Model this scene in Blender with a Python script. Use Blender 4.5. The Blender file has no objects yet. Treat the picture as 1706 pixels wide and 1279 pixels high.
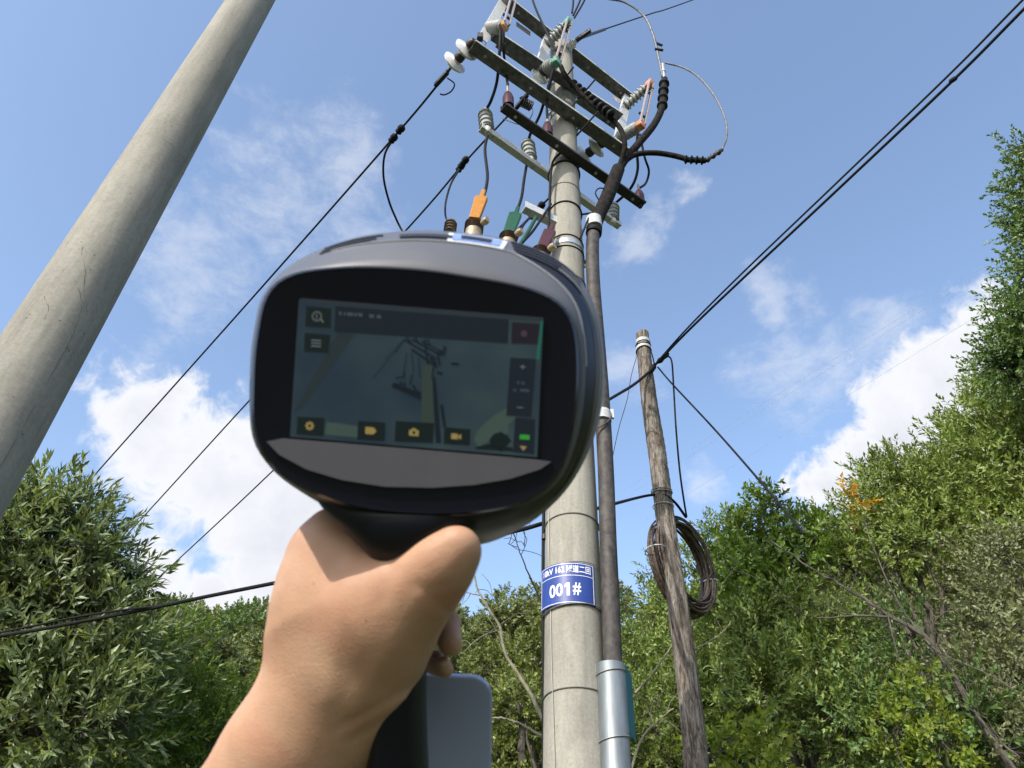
import bpy, bmesh, math, random
import numpy as np
from mathutils import Vector, Matrix

RNG = np.random.default_rng(7)
random.seed(7)
S = bpy.context.scene
COL = S.collection
rad = math.radians

# ------------------------------------------------------------------ camera
# the photographer stands at the origin of the ground plan, eye 1.6 m above the road, looking up 41 degrees
FPX = 1280.0
pitch, roll = rad(41.0), rad(2.4)
CAM = np.array([0.0, 0.0, 1.6])
Fw = np.array([0, math.cos(pitch), math.sin(pitch)])
_R0 = np.array([1.0, 0, 0]); _U0 = np.array([0, -math.sin(pitch), math.cos(pitch)])
Rt = math.cos(roll) * _R0 + math.sin(roll) * _U0
Up = -math.sin(roll) * _R0 + math.cos(roll) * _U0
cd = bpy.data.cameras.new('camera')
cam = bpy.data.objects.new('camera', cd)
COL.objects.link(cam)
M = Matrix(((Rt[0], Up[0], -Fw[0], CAM[0]), (Rt[1], Up[1], -Fw[1], CAM[1]), (Rt[2], Up[2], -Fw[2], CAM[2]), (0, 0, 0, 1)))
cam.matrix_world = M
cd.sensor_width = 36.0
cd.lens = 36.0 * FPX / 1706.0
cd.clip_start = 0.02
cd.clip_end = 6000
cd.dof.use_dof = True
cd.dof.focus_distance = 6.5
cd.dof.aperture_fstop = 18
S.camera = cam

def ray(px, py):
    return Fw + Rt * (px - 853) / FPX + Up * (640 - py) / FPX
def W(px, py, y):                       # point seen at (px,py) standing in the vertical plane y
    v = ray(px, py); return CAM + v * (y / v[1])
def WZ(px, py, z):                      # ... at the height z
    v = ray(px, py); return CAM + v * ((z - 1.6) / v[2])
def WD(px, py, d):                      # ... at the horizontal distance d
    v = ray(px, py); return CAM + v * (d / math.hypot(v[0], v[1]))
def DV(px, py, t):                      # ... in the hand-held device, t metres behind its face
    return CAM + ray(px, py) * (0.38 + t)
def depth(p):
    return float((np.array(p) - CAM) @ Fw)

# ------------------------------------------------------------------ sky, sun, exposure
SUN_EL, SUN_AZ = 35.0, 214.0            # azimuth clockwise from +Y: behind the left shoulder
sd = Vector((math.sin(rad(SUN_AZ)) * math.cos(rad(SUN_EL)), math.cos(rad(SUN_AZ)) * math.cos(rad(SUN_EL)), math.sin(rad(SUN_EL))))
world = bpy.data.worlds.new('World'); S.world = world; world.use_nodes = True
nt = world.node_tree; nt.nodes.clear()
def N(tree, typ, **kw):
    n = tree.nodes.new(typ)
    for k, v in kw.items():
        if k == 'inp':
            for a, b in v.items(): n.inputs[a].default_value = b
        else: setattr(n, k, v)
    return n
def L(tree, a, b): tree.links.new(a, b)
out = N(nt, 'ShaderNodeOutputWorld'); bg = N(nt, 'ShaderNodeBackground'); bg.inputs[1].default_value = 0.15
sky = N(nt, 'ShaderNodeTexSky', sky_type='NISHITA', sun_disc=False)
sky.sun_elevation = rad(SUN_EL); sky.sun_rotation = rad(SUN_AZ); sky.air_density = 1.0; sky.dust_density = 1.6; sky.ozone_density = 0.55
tc = N(nt, 'ShaderNodeTexCoord')
def math_(op, a, b=None, c=None, clamp=False, tree=nt):
    m = N(tree, 'ShaderNodeMath', operation=op, use_clamp=clamp)
    for i, v in enumerate((a, b, c)):
        if v is None: continue
        if isinstance(v, (int, float)): m.inputs[i].default_value = v
        else: L(tree, v, m.inputs[i])
    return m.outputs[0]
def noise_(tree, vec, scale, detail=6, rough=0.6, dist=0.0, mapping=None):
    if mapping:
        mp = N(tree, 'ShaderNodeMapping'); mp.inputs['Scale'].default_value = mapping; L(tree, vec, mp.inputs[0]); vec = mp.outputs[0]
    n = N(tree, 'ShaderNodeTexNoise'); n.inputs['Scale'].default_value = scale; n.inputs['Detail'].default_value = detail
    n.inputs['Roughness'].default_value = rough; n.inputs['Distortion'].default_value = dist
    L(tree, vec, n.inputs['Vector']); return n.outputs['Fac']
dirv = tc.outputs['Generated']
wn = N(nt, 'ShaderNodeTexNoise'); wn.inputs['Scale'].default_value = 7.0; wn.inputs['Detail'].default_value = 5; wn.inputs['Roughness'].default_value = .6; L(nt, dirv, wn.inputs['Vector'])
wsub = N(nt, 'ShaderNodeVectorMath', operation='SUBTRACT'); L(nt, wn.outputs['Color'], wsub.inputs[0]); wsub.inputs[1].default_value = (.5, .5, .5)
wsc = N(nt, 'ShaderNodeVectorMath', operation='SCALE'); L(nt, wsub.outputs[0], wsc.inputs[0]); wsc.inputs['Scale'].default_value = .16
wadd = N(nt, 'ShaderNodeVectorMath', operation='ADD'); L(nt, dirv, wadd.inputs[0]); L(nt, wsc.outputs[0], wadd.inputs[1])
wnorm = N(nt, 'ShaderNodeVectorMath', operation='NORMALIZE'); L(nt, wadd.outputs[0], wnorm.inputs[0])
warped = wnorm.outputs[0]
def blob(px, py, deg, tree=nt):
    v = ray(px, py); v = v / np.linalg.norm(v)
    d = N(nt, 'ShaderNodeVectorMath', operation='DOT_PRODUCT'); L(nt, warped, d.inputs[0]); d.inputs[1].default_value = tuple(v)
    a = math_('ARCCOSINE', math_('MINIMUM', d.outputs['Value'], 0.99999))
    return math_('SUBTRACT', 1.0, math_('DIVIDE', a, rad(deg)))        # 1 in the middle, 0 at the rim
def maxall(l):
    r = l[0]
    for x in l[1:]: r = math_('MAXIMUM', r, x)
    return r
nz = noise_(nt, dirv, 6.0, 9, 0.58, 0.3)
nzf = noise_(nt, dirv, 22.0, 8, 0.62, 0.6)
# heaped clouds: low on the left and low on the right, and their like further round the horizon
heaps = maxall([blob(260, 710, 6.4), blob(380, 790, 7.5), blob(520, 850, 7.5), blob(300, 660, 3.2), blob(470, 900, 7.5), blob(255, 965, 4.6), blob(340, 985, 2.6), blob(180, 960, 3.0),
                blob(1420, 775, 4.6), blob(1500, 720, 4.6), blob(1590, 650, 5.0), blob(1680, 590, 4.5), blob(1560, 800, 8.5), blob(1680, 740, 9.0), blob(1350, 790, 2.2)])
sep = N(nt, 'ShaderNodeSeparateXYZ'); L(nt, dirv, sep.inputs[0])
vf = N(nt, 'ShaderNodeVectorMath', operation='DOT_PRODUCT'); L(nt, dirv, vf.inputs[0]); vf.inputs[1].default_value = tuple(Fw)
away = math_('MULTIPLY', math_('SUBTRACT', 0.72, vf.outputs['Value']), 6.0, clamp=True)
nzg = noise_(nt, dirv, 2.6, 7, 0.6, 0.2)
roundabout = math_('MULTIPLY', math_('MULTIPLY', math_('SUBTRACT', nzg, 0.53), 5.0), away)
h_ = math_('ADD', heaps, math_('MULTIPLY', math_('SUBTRACT', nz, 0.5), 1.7))
h_ = math_('ADD', h_, math_('MULTIPLY', math_('SUBTRACT', nzf, 0.5), 1.0))
h_ = math_('MAXIMUM', h_, roundabout)
mr = N(nt, 'ShaderNodeMapRange', interpolation_type='SMOOTHSTEP'); mr.inputs['From Min'].default_value = 0.0; mr.inputs['From Max'].default_value = 0.42
L(nt, h_, mr.inputs['Value'])
heapmask = mr.outputs[0]
# thin veils
veil = maxall([math_('MULTIPLY', blob(470, 330, 10.5), 0.95), blob(560, 250, 5), math_('MULTIPLY', blob(330, 440, 7), 0.9), blob(1300, 490, 3.0), blob(1315, 620, 4.6), blob(1400, 610, 4.5), blob(1450, 560, 3.5), blob(1110, 340, 1.8), blob(1050, 400, 2.6),
               blob(1165, 785, 2.2), blob(1050, 640, 3.5), blob(230, 620, 4.5), blob(560, 560, 5.5)])
veil = math_('MULTIPLY', veil, 1.0, clamp=True)
nv = noise_(nt, dirv, 19.0, 10, 0.70, 0.25, mapping=(1.0, 1.0, 1.8))
nv2 = noise_(nt, dirv, 4.5, 4, 0.5, 0.2)
vx = math_('ADD', math_('ADD', math_('MULTIPLY', nv, 0.75), math_('MULTIPLY', nv2, 0.55)), math_('MULTIPLY', veil, 0.36))
vm = N(nt, 'ShaderNodeMapRange', interpolation_type='SMOOTHSTEP'); vm.inputs['From Min'].default_value = 0.66; vm.inputs['From Max'].default_value = 1.08
L(nt, vx, vm.inputs['Value'])
veilmask = math_('MULTIPLY', math_('MULTIPLY', vm.outputs[0], math_('MULTIPLY', veil, 3.0, clamp=True)), 0.42)
mask = math_('MAXIMUM', heapmask, veilmask, clamp=True)
cr = N(nt, 'ShaderNodeMix', data_type='RGBA')
cshade = N(nt, 'ShaderNodeMapRange'); cshade.inputs['From Min'].default_value = 0.35; cshade.inputs['From Max'].default_value = 1.2
L(nt, h_, cshade.inputs['Value']); L(nt, cshade.outputs[0], cr.inputs['Factor'])
cr.inputs['A'].default_value = (2.9, 2.95, 3.1, 1); cr.inputs['B'].default_value = (2.35, 2.42, 2.65, 1)
mx = N(nt, 'ShaderNodeMix', data_type='RGBA')
L(nt, mask, mx.inputs['Factor']); L(nt, sky.outputs[0], mx.inputs['A']); L(nt, cr.outputs['Result'], mx.inputs['B'])
L(nt, mx.outputs['Result'], bg.inputs[0]); L(nt, bg.outputs[0], out.inputs[0])

sl = bpy.data.lights.new('sun', 'SUN'); sl.energy = 2.1; sl.angle = rad(0.55); sl.color = (1.0, 0.945, 0.85)
so = bpy.data.objects.new('sun', sl); COL.objects.link(so); so.rotation_euler = sd.to_track_quat('Z', 'Y').to_euler()
S.view_settings.view_transform = 'Standard'; S.view_settings.look = 'None'
S.view_settings.exposure = 1.15; S.view_settings.gamma = 1.0; S.view_settings.use_curve_mapping = False
try:
    S.cycles.max_bounces = 6; S.cycles.diffuse_bounces = 3; S.cycles.glossy_bounces = 3; S.cycles.transmission_bounces = 4; S.cycles.transparent_max_bounces = 6
except Exception: pass

# ------------------------------------------------------------------ helpers
class MB:
    def __init__(s): s.v = []; s.f = []; s.n = 0
    def add(s, v, f):
        v = np.asarray(v, float).reshape(-1, 3)
        s.v.append(v); s.f += [tuple(i + s.n for i in q) for q in f]; s.n += len(v)
    def box(s, c, size, ax=None, bev=0.0):
        c = np.array(c, float); ax = np.eye(3) if ax is None else np.array(ax, float)
        hx, hy, hz = [q / 2 for q in size]
        b = min(bev, hx * .9, hy * .9, hz * .9)
        if b <= 0:
            P = [c + ax[0] * x * hx + ax[1] * y * hy + ax[2] * z * hz for z in (-1, 1) for y in (-1, 1) for x in (-1, 1)]
            s.add(P, [(0, 2, 3, 1), (4, 5, 7, 6), (0, 1, 5, 4), (2, 6, 7, 3), (0, 4, 6, 2), (1, 3, 7, 5)])
            return
        bm = bmesh.new(); bmesh.ops.create_cube(bm, size=1)
        for v in bm.verts: v.co = Vector((v.co.x * hx * 2, v.co.y * hy * 2, v.co.z * hz * 2))
        bmesh.ops.bevel(bm, geom=bm.edges[:] , offset=b, segments=2, affect='EDGES', profile=0.6)
        bm.verts.index_update()
        P = [c + ax[0] * v.co.x + ax[1] * v.co.y + ax[2] * v.co.z for v in bm.verts]
        s.add(P, [tuple(v.index for v in f.verts) for f in bm.faces]); bm.free()
    def beam(s, a, b, w, h, up=(0, 0, 1), bev=0.0):
        a = np.array(a, float); b = np.array(b, float); d = b - a; l = np.linalg.norm(d); d /= l
        u = np.array(up, float); x = np.cross(d, u); x /= np.linalg.norm(x); u = np.cross(x, d)
        s.box((a + b) / 2, (l, w, h), (d, x, u), bev)
    def tube(s, pts, r, n=10, cap=True, closed=False):
        P = np.array(pts, float); m = len(P)
        r = np.full(m, r, float) if np.isscalar(r) else np.interp(np.linspace(0, 1, m), np.linspace(0, 1, len(r)), r)
        T = np.gradient(P, axis=0) if not closed else (np.roll(P, -1, 0) - np.roll(P, 1, 0))
        T /= np.linalg.norm(T, axis=1)[:, None] + 1e-12
        ref = np.array([0, 0, 1.0]) if abs(T[0][2]) < .9 else np.array([1.0, 0, 0])
        V = []
        x = np.cross(T[0], ref); x /= np.linalg.norm(x)
        for i in range(m):
            x = x - T[i] * (x @ T[i]); x /= np.linalg.norm(x) + 1e-12
            y = np.cross(T[i], x)
            for k in range(n):
                a = 2 * math.pi * k / n; V.append(P[i] + r[i] * (x * math.cos(a) + y * math.sin(a)))
        F = []
        for i in range(m if closed else m - 1):
            j = (i + 1) % m
            for k in range(n):
                F.append((i * n + k, i * n + (k + 1) % n, j * n + (k + 1) % n, j * n + k))
        if cap and not closed:
            F.append(tuple(range(n))[::-1]); F.append(tuple((m - 1) * n + k for k in range(n)))
        s.add(V, F)
    def lathe(s, a, b, prof, n=20):          # prof: (t along a->b, radius)
        a = np.array(a, float); b = np.array(b, float); d = b - a; d1 = d / np.linalg.norm(d)
        ref = np.array([0, 0, 1.0]) if abs(d1[2]) < .9 else np.array([1.0, 0, 0])
        x = np.cross(d1, ref); x /= np.linalg.norm(x); y = np.cross(d1, x)
        V = []
        for t, r in prof:
            for k in range(n):
                q = 2 * math.pi * k / n; V.append(a + d * t + r * (x * math.cos(q) + y * math.sin(q)))
        F = [(i * n + k, i * n + (k + 1) % n, (i + 1) * n + (k + 1) % n, (i + 1) * n + k) for i in range(len(prof) - 1) for k in range(n)]
        F.append(tuple(range(n))[::-1]); F.append(tuple((len(prof) - 1) * n + k for k in range(n)))
        s.add(V, F)
    def prism(s, poly, off):                  # flat polygon (3-D points) pushed along off
        P = np.array(poly, float); n = len(P); o = np.array(off, float)
        s.add(np.vstack([P, P + o]), [tuple(range(n)), tuple(range(n, 2 * n))[::-1]] + [(i, (i + 1) % n, n + (i + 1) % n, n + i) for i in range(n)])
    def build(s, name, mat, parent=None, smooth=True, angle=40, **tags):
        o0 = np.array(ORG.get(parent.name, (0, 0, 0))) if parent else np.zeros(3)
        V = np.vstack(s.v) if s.v else np.zeros((0, 3))
        if not parent:
            o0 = (V.min(0) + V.max(0)) / 2; o0[2] = V[:, 2].min()
        me = bpy.data.meshes.new(name); me.from_pydata((V - o0).tolist(), [], s.f); me.update()
        bm = bmesh.new(); bm.from_mesh(me); bmesh.ops.recalc_face_normals(bm, faces=bm.faces[:]); bm.to_mesh(me); bm.free()
        if smooth: sharp(me, angle)
        me.materials.append(mat)
        return link(name, me, parent, o0, **tags)
ORG = {}
def sharp(me, angle=40):
    me.polygons.foreach_set('use_smooth', [True] * len(me.polygons))
    try: me.set_sharp_from_angle(angle=rad(angle))
    except Exception: pass
def link(name, me, parent, o0, **tags):
    o = bpy.data.objects.new(name, me); COL.objects.link(o)
    if parent: o.parent = parent
    else: o.location = tuple(o0)
    ORG[o.name] = tuple(o0)
    tag(o, **tags); return o
def tag(o, label=None, category=None, group=None, kind=None):
    if label: o['label'] = label
    if category: o['category'] = category
    if group: o['group'] = group
    if kind: o['kind'] = kind
def thing(name, loc, label, category, group=None):
    o = bpy.data.objects.new(name, None); COL.objects.link(o); o.location = tuple(loc); o.empty_display_size = .1
    ORG[o.name] = tuple(float(q) for q in loc); tag(o, label, category, group); return o
def smooth_path(P, per=8):
    P = np.array(P, float)
    if len(P) < 3:
        return np.array([P[0] + (P[1] - P[0]) * t for t in np.linspace(0, 1, 6)])
    Q = np.vstack([2 * P[0] - P[1], P, 2 * P[-1] - P[-2]]); R_ = []
    for i in range(1, len(Q) - 2):
        for t in np.linspace(0, 1, per, endpoint=False):
            a, b, c, d = Q[i - 1], Q[i], Q[i + 1], Q[i + 2]
            R_.append(.5 * (2 * b + (c - a) * t + (2 * a - 5 * b + 4 * c - d) * t * t + (3 * b - a - 3 * c + d) * t ** 3))
    R_.append(P[-1]); return np.array(R_)

# ------------------------------------------------------------------ materials
def mat(name, color, rough=.6, metal=0.0, var=0.0, scale=8.0, bump=0.0, bscale=40.0, spec=.5, emit=None, estr=1.0, coat=0.0, stretch=None, color2=None, fine=0.0):
    m = bpy.data.materials.new(name); m.use_nodes = True; t = m.node_tree
    b = t.nodes['Principled BSDF']; b.inputs['Roughness'].default_value = rough; b.inputs['Metallic'].default_value = metal
    b.inputs['Specular IOR Level'].default_value = spec; b.inputs['Coat Weight'].default_value = coat
    c = (*color, 1)
    co = N(t, 'ShaderNodeTexCoord').outputs['Object']
    if stretch:
        mp = N(t, 'ShaderNodeMapping'); mp.inputs['Scale'].default_value = stretch; L(t, co, mp.inputs[0]); co = mp.outputs[0]
    if var or color2:
        n = noise_(t, co, scale, 6, .62)
        r = N(t, 'ShaderNodeMapRange'); r.inputs['From Min'].default_value = .32; r.inputs['From Max'].default_value = .68; L(t, n, r.inputs['Value'])
        mxx = N(t, 'ShaderNodeMix', data_type='RGBA'); L(t, r.outputs[0], mxx.inputs['Factor'])
        mxx.inputs['A'].default_value = (*[q * (1 - var) for q in color], 1)
        mxx.inputs['B'].default_value = (*(color2 if color2 else [min(1, q * (1 + var)) for q in color]), 1)
        res = mxx.outputs['Result']
        if fine:
            n2 = noise_(t, co, scale * 9, 3, .7)
            r2 = N(t, 'ShaderNodeMapRange'); r2.inputs['To Min'].default_value = 1 - fine; r2.inputs['To Max'].default_value = 1 + fine
            r2.inputs['From Min'].default_value = .3; r2.inputs['From Max'].default_value = .7; L(t, n2, r2.inputs['Value'])
            vm_ = N(t, 'ShaderNodeVectorMath', operation='SCALE'); L(t, res, vm_.inputs[0]); L(t, r2.outputs[0], vm_.inputs['Scale']); res = vm_.outputs[0]
        L(t, res, b.inputs['Base Color'])
    else: b.inputs['Base Color'].default_value = c
    if bump:
        bn = N(t, 'ShaderNodeBump'); bn.inputs['Strength'].default_value = bump; bn.inputs['Distance'].default_value = .01
        L(t, noise_(t, co, bscale, 5, .65), bn.inputs['Height']); L(t, bn.outputs[0], b.inputs['Normal'])
    if emit:
        b.inputs['Emission Color'].default_value = (*emit, 1); b.inputs['Emission Strength'].default_value = estr
    return m

def concrete(name, base, dark, spots):
    m = bpy.data.materials.new(name); m.use_nodes = True; t = m.node_tree
    b = t.nodes['Principled BSDF']; b.inputs['Roughness'].default_value = .85; b.inputs['Specular IOR Level'].default_value = .25
    co = N(t, 'ShaderNodeTexCoord').outputs['Object']
    a = noise_(t, co, 2.6, 9, .68, .5, mapping=(1, 1, .5))
    r = N(t, 'ShaderNodeMapRange'); r.inputs['From Min'].default_value = .3; r.inputs['From Max'].default_value = .7; L(t, a, r.inputs['Value'])
    m1 = N(t, 'ShaderNodeMix', data_type='RGBA'); L(t, r.outputs[0], m1.inputs['Factor']); m1.inputs['A'].default_value = (*dark, 1); m1.inputs['B'].default_value = (*base, 1)
    # fine speckle and vertical weather streaks
    st = noise_(t, co, 30, 5, .7, 0, mapping=(1, 1, .12))
    sp = noise_(t, co, 60, 4, .75)
    k = math_('ADD', math_('MULTIPLY', math_('SUBTRACT', st, .5, tree=t), .6, tree=t), math_('MULTIPLY', math_('SUBTRACT', sp, .5, tree=t), .7, tree=t), tree=t)
    k = math_('ADD', k, 1.0, tree=t)
    v1 = N(t, 'ShaderNodeVectorMath', operation='SCALE'); L(t, m1.outputs['Result'], v1.inputs[0]); L(t, k, v1.inputs['Scale'])
    big = noise_(t, co, 1.1, 5, .6, .8, mapping=(1, 1, .8))
    stk = noise_(t, co, 9, 4, .6, .3, mapping=(1, 1, .06))
    kk = math_('ADD', .80, math_('MULTIPLY', big, .40, tree=t), tree=t)
    sk = N(t, 'ShaderNodeMapRange'); sk.inputs['From Min'].default_value = .56; sk.inputs['From Max'].default_value = .70; sk.inputs['To Min'].default_value = 1.0; sk.inputs['To Max'].default_value = .80; L(t, stk, sk.inputs['Value'])
    v0 = N(t, 'ShaderNodeVectorMath', operation='SCALE'); L(t, v1.outputs[0], v0.inputs[0]); L(t, math_('MULTIPLY', kk, sk.outputs[0], tree=t), v0.inputs['Scale']); v1 = v0
    # small pits
    vo = N(t, 'ShaderNodeTexVoronoi'); vo.inputs['Scale'].default_value = 26; L(t, co, vo.inputs['Vector'])
    pit = math_('MULTIPLY', math_('LESS_THAN', vo.outputs['Distance'], .10, tree=t), math_('GREATER_THAN', noise_(t, co, 7, 2), .54, tree=t), tree=t)
    m2 = N(t, 'ShaderNodeMix', data_type='RGBA'); L(t, math_('MULTIPLY', pit, spots, tree=t), m2.inputs['Factor']); L(t, v1.outputs[0], m2.inputs['A']); m2.inputs['B'].default_value = (.10, .09, .075, 1)
    # rust-brown and grey blotches
    bl = noise_(t, co, 11, 4, .6, .5)
    bf = N(t, 'ShaderNodeMapRange'); bf.inputs['From Min'].default_value = .62; bf.inputs['From Max'].default_value = .72; bf.inputs['To Max'].default_value = .3; L(t, bl, bf.inputs['Value'])
    m3 = N(t, 'ShaderNodeMix', data_type='RGBA'); L(t, bf.outputs[0], m3.inputs['Factor']); L(t, m2.outputs['Result'], m3.inputs['A']); m3.inputs['B'].default_value = (.22, .19, .15, 1)
    L(t, m3.outputs['Result'], b.inputs['Base Color'])
    bn = N(t, 'ShaderNodeBump'); bn.inputs['Strength'].default_value = .35; bn.inputs['Distance'].default_value = .004
    L(t, math_('SUBTRACT', sp, math_('MULTIPLY', pit, .6, tree=t), tree=t), bn.inputs['Height']); L(t, bn.outputs[0], b.inputs['Normal'])
    return m

def leafmat(name, c1, c2, back=1.5, trans=.35, tint=(1, 1, 1)):
    m = bpy.data.materials.new(name); m.use_nodes = True; t = m.node_tree; t.nodes.clear()
    o = N(t, 'ShaderNodeOutputMaterial'); geo = N(t, 'ShaderNodeNewGeometry')
    cr_ = N(t, 'ShaderNodeMix', data_type='RGBA'); L(t, geo.outputs['Random Per Island'], cr_.inputs['Factor'])
    cr_.inputs['A'].default_value = (*c1, 1); cr_.inputs['B'].default_value = (*c2, 1)
    co = N(t, 'ShaderNodeTexCoord').outputs['Object']
    n = noise_(t, co, 1.1, 3, .6)
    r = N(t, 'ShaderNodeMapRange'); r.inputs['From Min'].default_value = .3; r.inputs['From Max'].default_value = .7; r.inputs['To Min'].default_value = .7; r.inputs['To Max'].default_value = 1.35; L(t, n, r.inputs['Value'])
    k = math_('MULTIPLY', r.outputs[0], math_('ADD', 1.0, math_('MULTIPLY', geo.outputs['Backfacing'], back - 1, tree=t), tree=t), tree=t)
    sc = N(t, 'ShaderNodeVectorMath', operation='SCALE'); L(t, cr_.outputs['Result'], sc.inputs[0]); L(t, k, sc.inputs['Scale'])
    pb = N(t, 'ShaderNodeBsdfPrincipled'); pb.inputs['Roughness'].default_value = .42; pb.inputs['Specular IOR Level'].default_value = .5; L(t, sc.outputs[0], pb.inputs['Base Color'])
    tr = N(t, 'ShaderNodeBsdfTranslucent'); ty = N(t, 'ShaderNodeVectorMath', operation='MULTIPLY'); L(t, sc.outputs[0], ty.inputs[0]); ty.inputs[1].default_value = (1.5, 1.45, .6); L(t, ty.outputs[0], tr.inputs['Color'])
    ms = N(t, 'ShaderNodeMixShader'); ms.inputs[0].default_value = trans; L(t, pb.outputs[0], ms.inputs[1]); L(t, tr.outputs[0], ms.inputs[2]); L(t, ms.outputs[0], o.inputs[0])
    return m

m_conc = concrete('pole_concrete', (.365, .352, .305), (.25, .24, .205), .6)
m_conc2 = concrete('pole_concrete_old', (.325, .312, .268), (.235, .224, .19), .9)
m_galv = mat('galvanised_steel', (.50, .53, .55), .42, .75, var=.18, scale=25, bump=.05)
m_galvp = mat('galvanised_tube', (.21, .235, .245), .5, .6, var=.22, scale=14, bump=.04, stretch=(1, 1, .3))
m_lgalv = mat('bright_galvanised', (.62, .63, .62), .5, .2, var=.12, scale=25)
m_steel = mat('weathered_steel', (.11, .11, .118), .55, .35, var=.35, scale=18, bump=.1, color2=(.22, .22, .225))
m_dsteel = mat('dark_steel', (.045, .042, .045), .55, .3, var=.3, scale=20)
m_white = mat('glazed_porcelain', (.80, .80, .80), .12, 0, coat=.4)
m_grey = mat('grey_polymer', (.33, .35, .34), .5, var=.12, scale=30)
m_brown = mat('brown_porcelain', (.11, .075, .055), .25, var=.3, scale=30, coat=.4)
m_brass = mat('brass_fitting', (.42, .33, .22), .45, .4, var=.3, scale=40)
m_black = mat('black_cable', (.010, .0105, .012), .7, spec=.2, var=.3, scale=30)
m_sleeve = mat('black_sleeve', (.012, .011, .011), .85, spec=.12, var=.5, scale=30, bump=.3, color2=(.035, .03, .027))
m_sheath = mat('weathered_sheath', (.024, .020, .020), .65, var=.45, scale=22, bump=.25, bscale=60, stretch=(1, 1, .8), color2=(.085, .074, .066))
m_yellow = mat('yellow_boot', (.42, .17, .008), .5, var=.15, scale=30)
m_orange = mat('orange_cap', (.62, .22, .10), .5, var=.15, scale=30)
m_green = mat('green_boot', (.008, .075, .038), .45, var=.15, scale=30)
m_lgreen = mat('pale_green_cap', (.10, .30, .20), .5, var=.2, scale=30)
m_red = mat('dark_red_cap', (.05, .005, .009), .4, var=.2, scale=30)
m_pink = mat('faded_rod', (.33, .28, .28), .5, var=.2, scale=30)
m_wood = None
m_wire = mat('bare_wire', (.30, .29, .26), .5, .5)
m_dwire = mat('rusty_wire', (.045, .032, .026), .55, .3, var=.4, scale=25, color2=(.15, .11, .08))
m_bluesign = mat('blue_enamel', (.018, .050, .26), .42, coat=.08, var=.12, scale=9)
m_signwhite = mat('sign_white_print', (.85, .86, .88), .35)
m_signback = mat('sign_back', (.25, .28, .26), .5, .4)
m_teal = mat('teal_plate', (.02, .19, .30), .4, coat=.3)
m_bark = mat('bark', (.06, .05, .04), .9, var=.4, scale=14, bump=.4, bscale=40, stretch=(1, 1, .3), color2=(.13, .115, .09))
m_barkp = mat('pale_bark', (.20, .19, .13), .85, var=.3, scale=14, bump=.3, color2=(.30, .28, .20))
m_ground = mat('forest_floor', (.05, .05, .025), .95, var=.5, scale=1.3, bump=.5, bscale=8, color2=(.07, .085, .03), fine=.3)
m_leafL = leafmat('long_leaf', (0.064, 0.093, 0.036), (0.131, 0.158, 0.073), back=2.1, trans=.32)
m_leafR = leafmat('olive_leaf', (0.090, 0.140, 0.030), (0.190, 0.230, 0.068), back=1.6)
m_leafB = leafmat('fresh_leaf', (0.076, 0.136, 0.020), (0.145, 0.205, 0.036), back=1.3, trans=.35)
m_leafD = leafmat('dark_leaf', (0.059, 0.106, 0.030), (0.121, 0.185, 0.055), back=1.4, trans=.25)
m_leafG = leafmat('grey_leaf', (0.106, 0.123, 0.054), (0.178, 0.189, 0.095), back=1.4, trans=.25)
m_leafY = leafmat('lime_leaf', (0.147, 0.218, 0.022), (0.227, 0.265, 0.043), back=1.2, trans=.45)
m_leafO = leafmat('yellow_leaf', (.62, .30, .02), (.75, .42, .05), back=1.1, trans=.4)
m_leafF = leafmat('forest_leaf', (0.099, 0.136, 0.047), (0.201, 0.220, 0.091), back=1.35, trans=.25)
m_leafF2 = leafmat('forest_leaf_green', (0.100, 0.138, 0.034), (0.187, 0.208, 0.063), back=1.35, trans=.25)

def woodmat():
    m = bpy.data.materials.new('weathered_wood'); m.use_nodes = True; t = m.node_tree
    b = t.nodes['Principled BSDF']; b.inputs['Roughness'].default_value = .9; b.inputs['Specular IOR Level'].default_value = .2
    co = N(t, 'ShaderNodeTexCoord').outputs['Object']
    a = noise_(t, co, 34, 8, .72, .9, mapping=(1, 1, .16))
    cr2 = N(t, 'ShaderNodeValToRGB'); L(t, a, cr2.inputs[0]); e = cr2.color_ramp
    e.elements[0].position = .36; e.elements[0].color = (.035, .026, .020, 1); e.elements[1].position = .66; e.elements[1].color = (.32, .30, .275, 1)
    q = e.elements.new(.5); q.color = (.15, .125, .10, 1)
    b2 = noise_(t, co, 3, 4, .6)
    mm = N(t, 'ShaderNodeMapRange'); mm.inputs['To Min'].default_value = .7; mm.inputs['To Max'].default_value = 1.5; L(t, b2, mm.inputs['Value'])
    v = N(t, 'ShaderNodeVectorMath', operation='SCALE'); L(t, cr2.outputs[0], v.inputs[0]); L(t, mm.outputs[0], v.inputs['Scale'])
    L(t, v.outputs[0], b.inputs['Base Color'])
    bn = N(t, 'ShaderNodeBump'); bn.inputs['Strength'].default_value = .9; bn.inputs['Distance'].default_value = .012; L(t, a, bn.inputs['Height']); L(t, bn.outputs[0], b.inputs['Normal'])
    return m
m_wood = woodmat()

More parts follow.
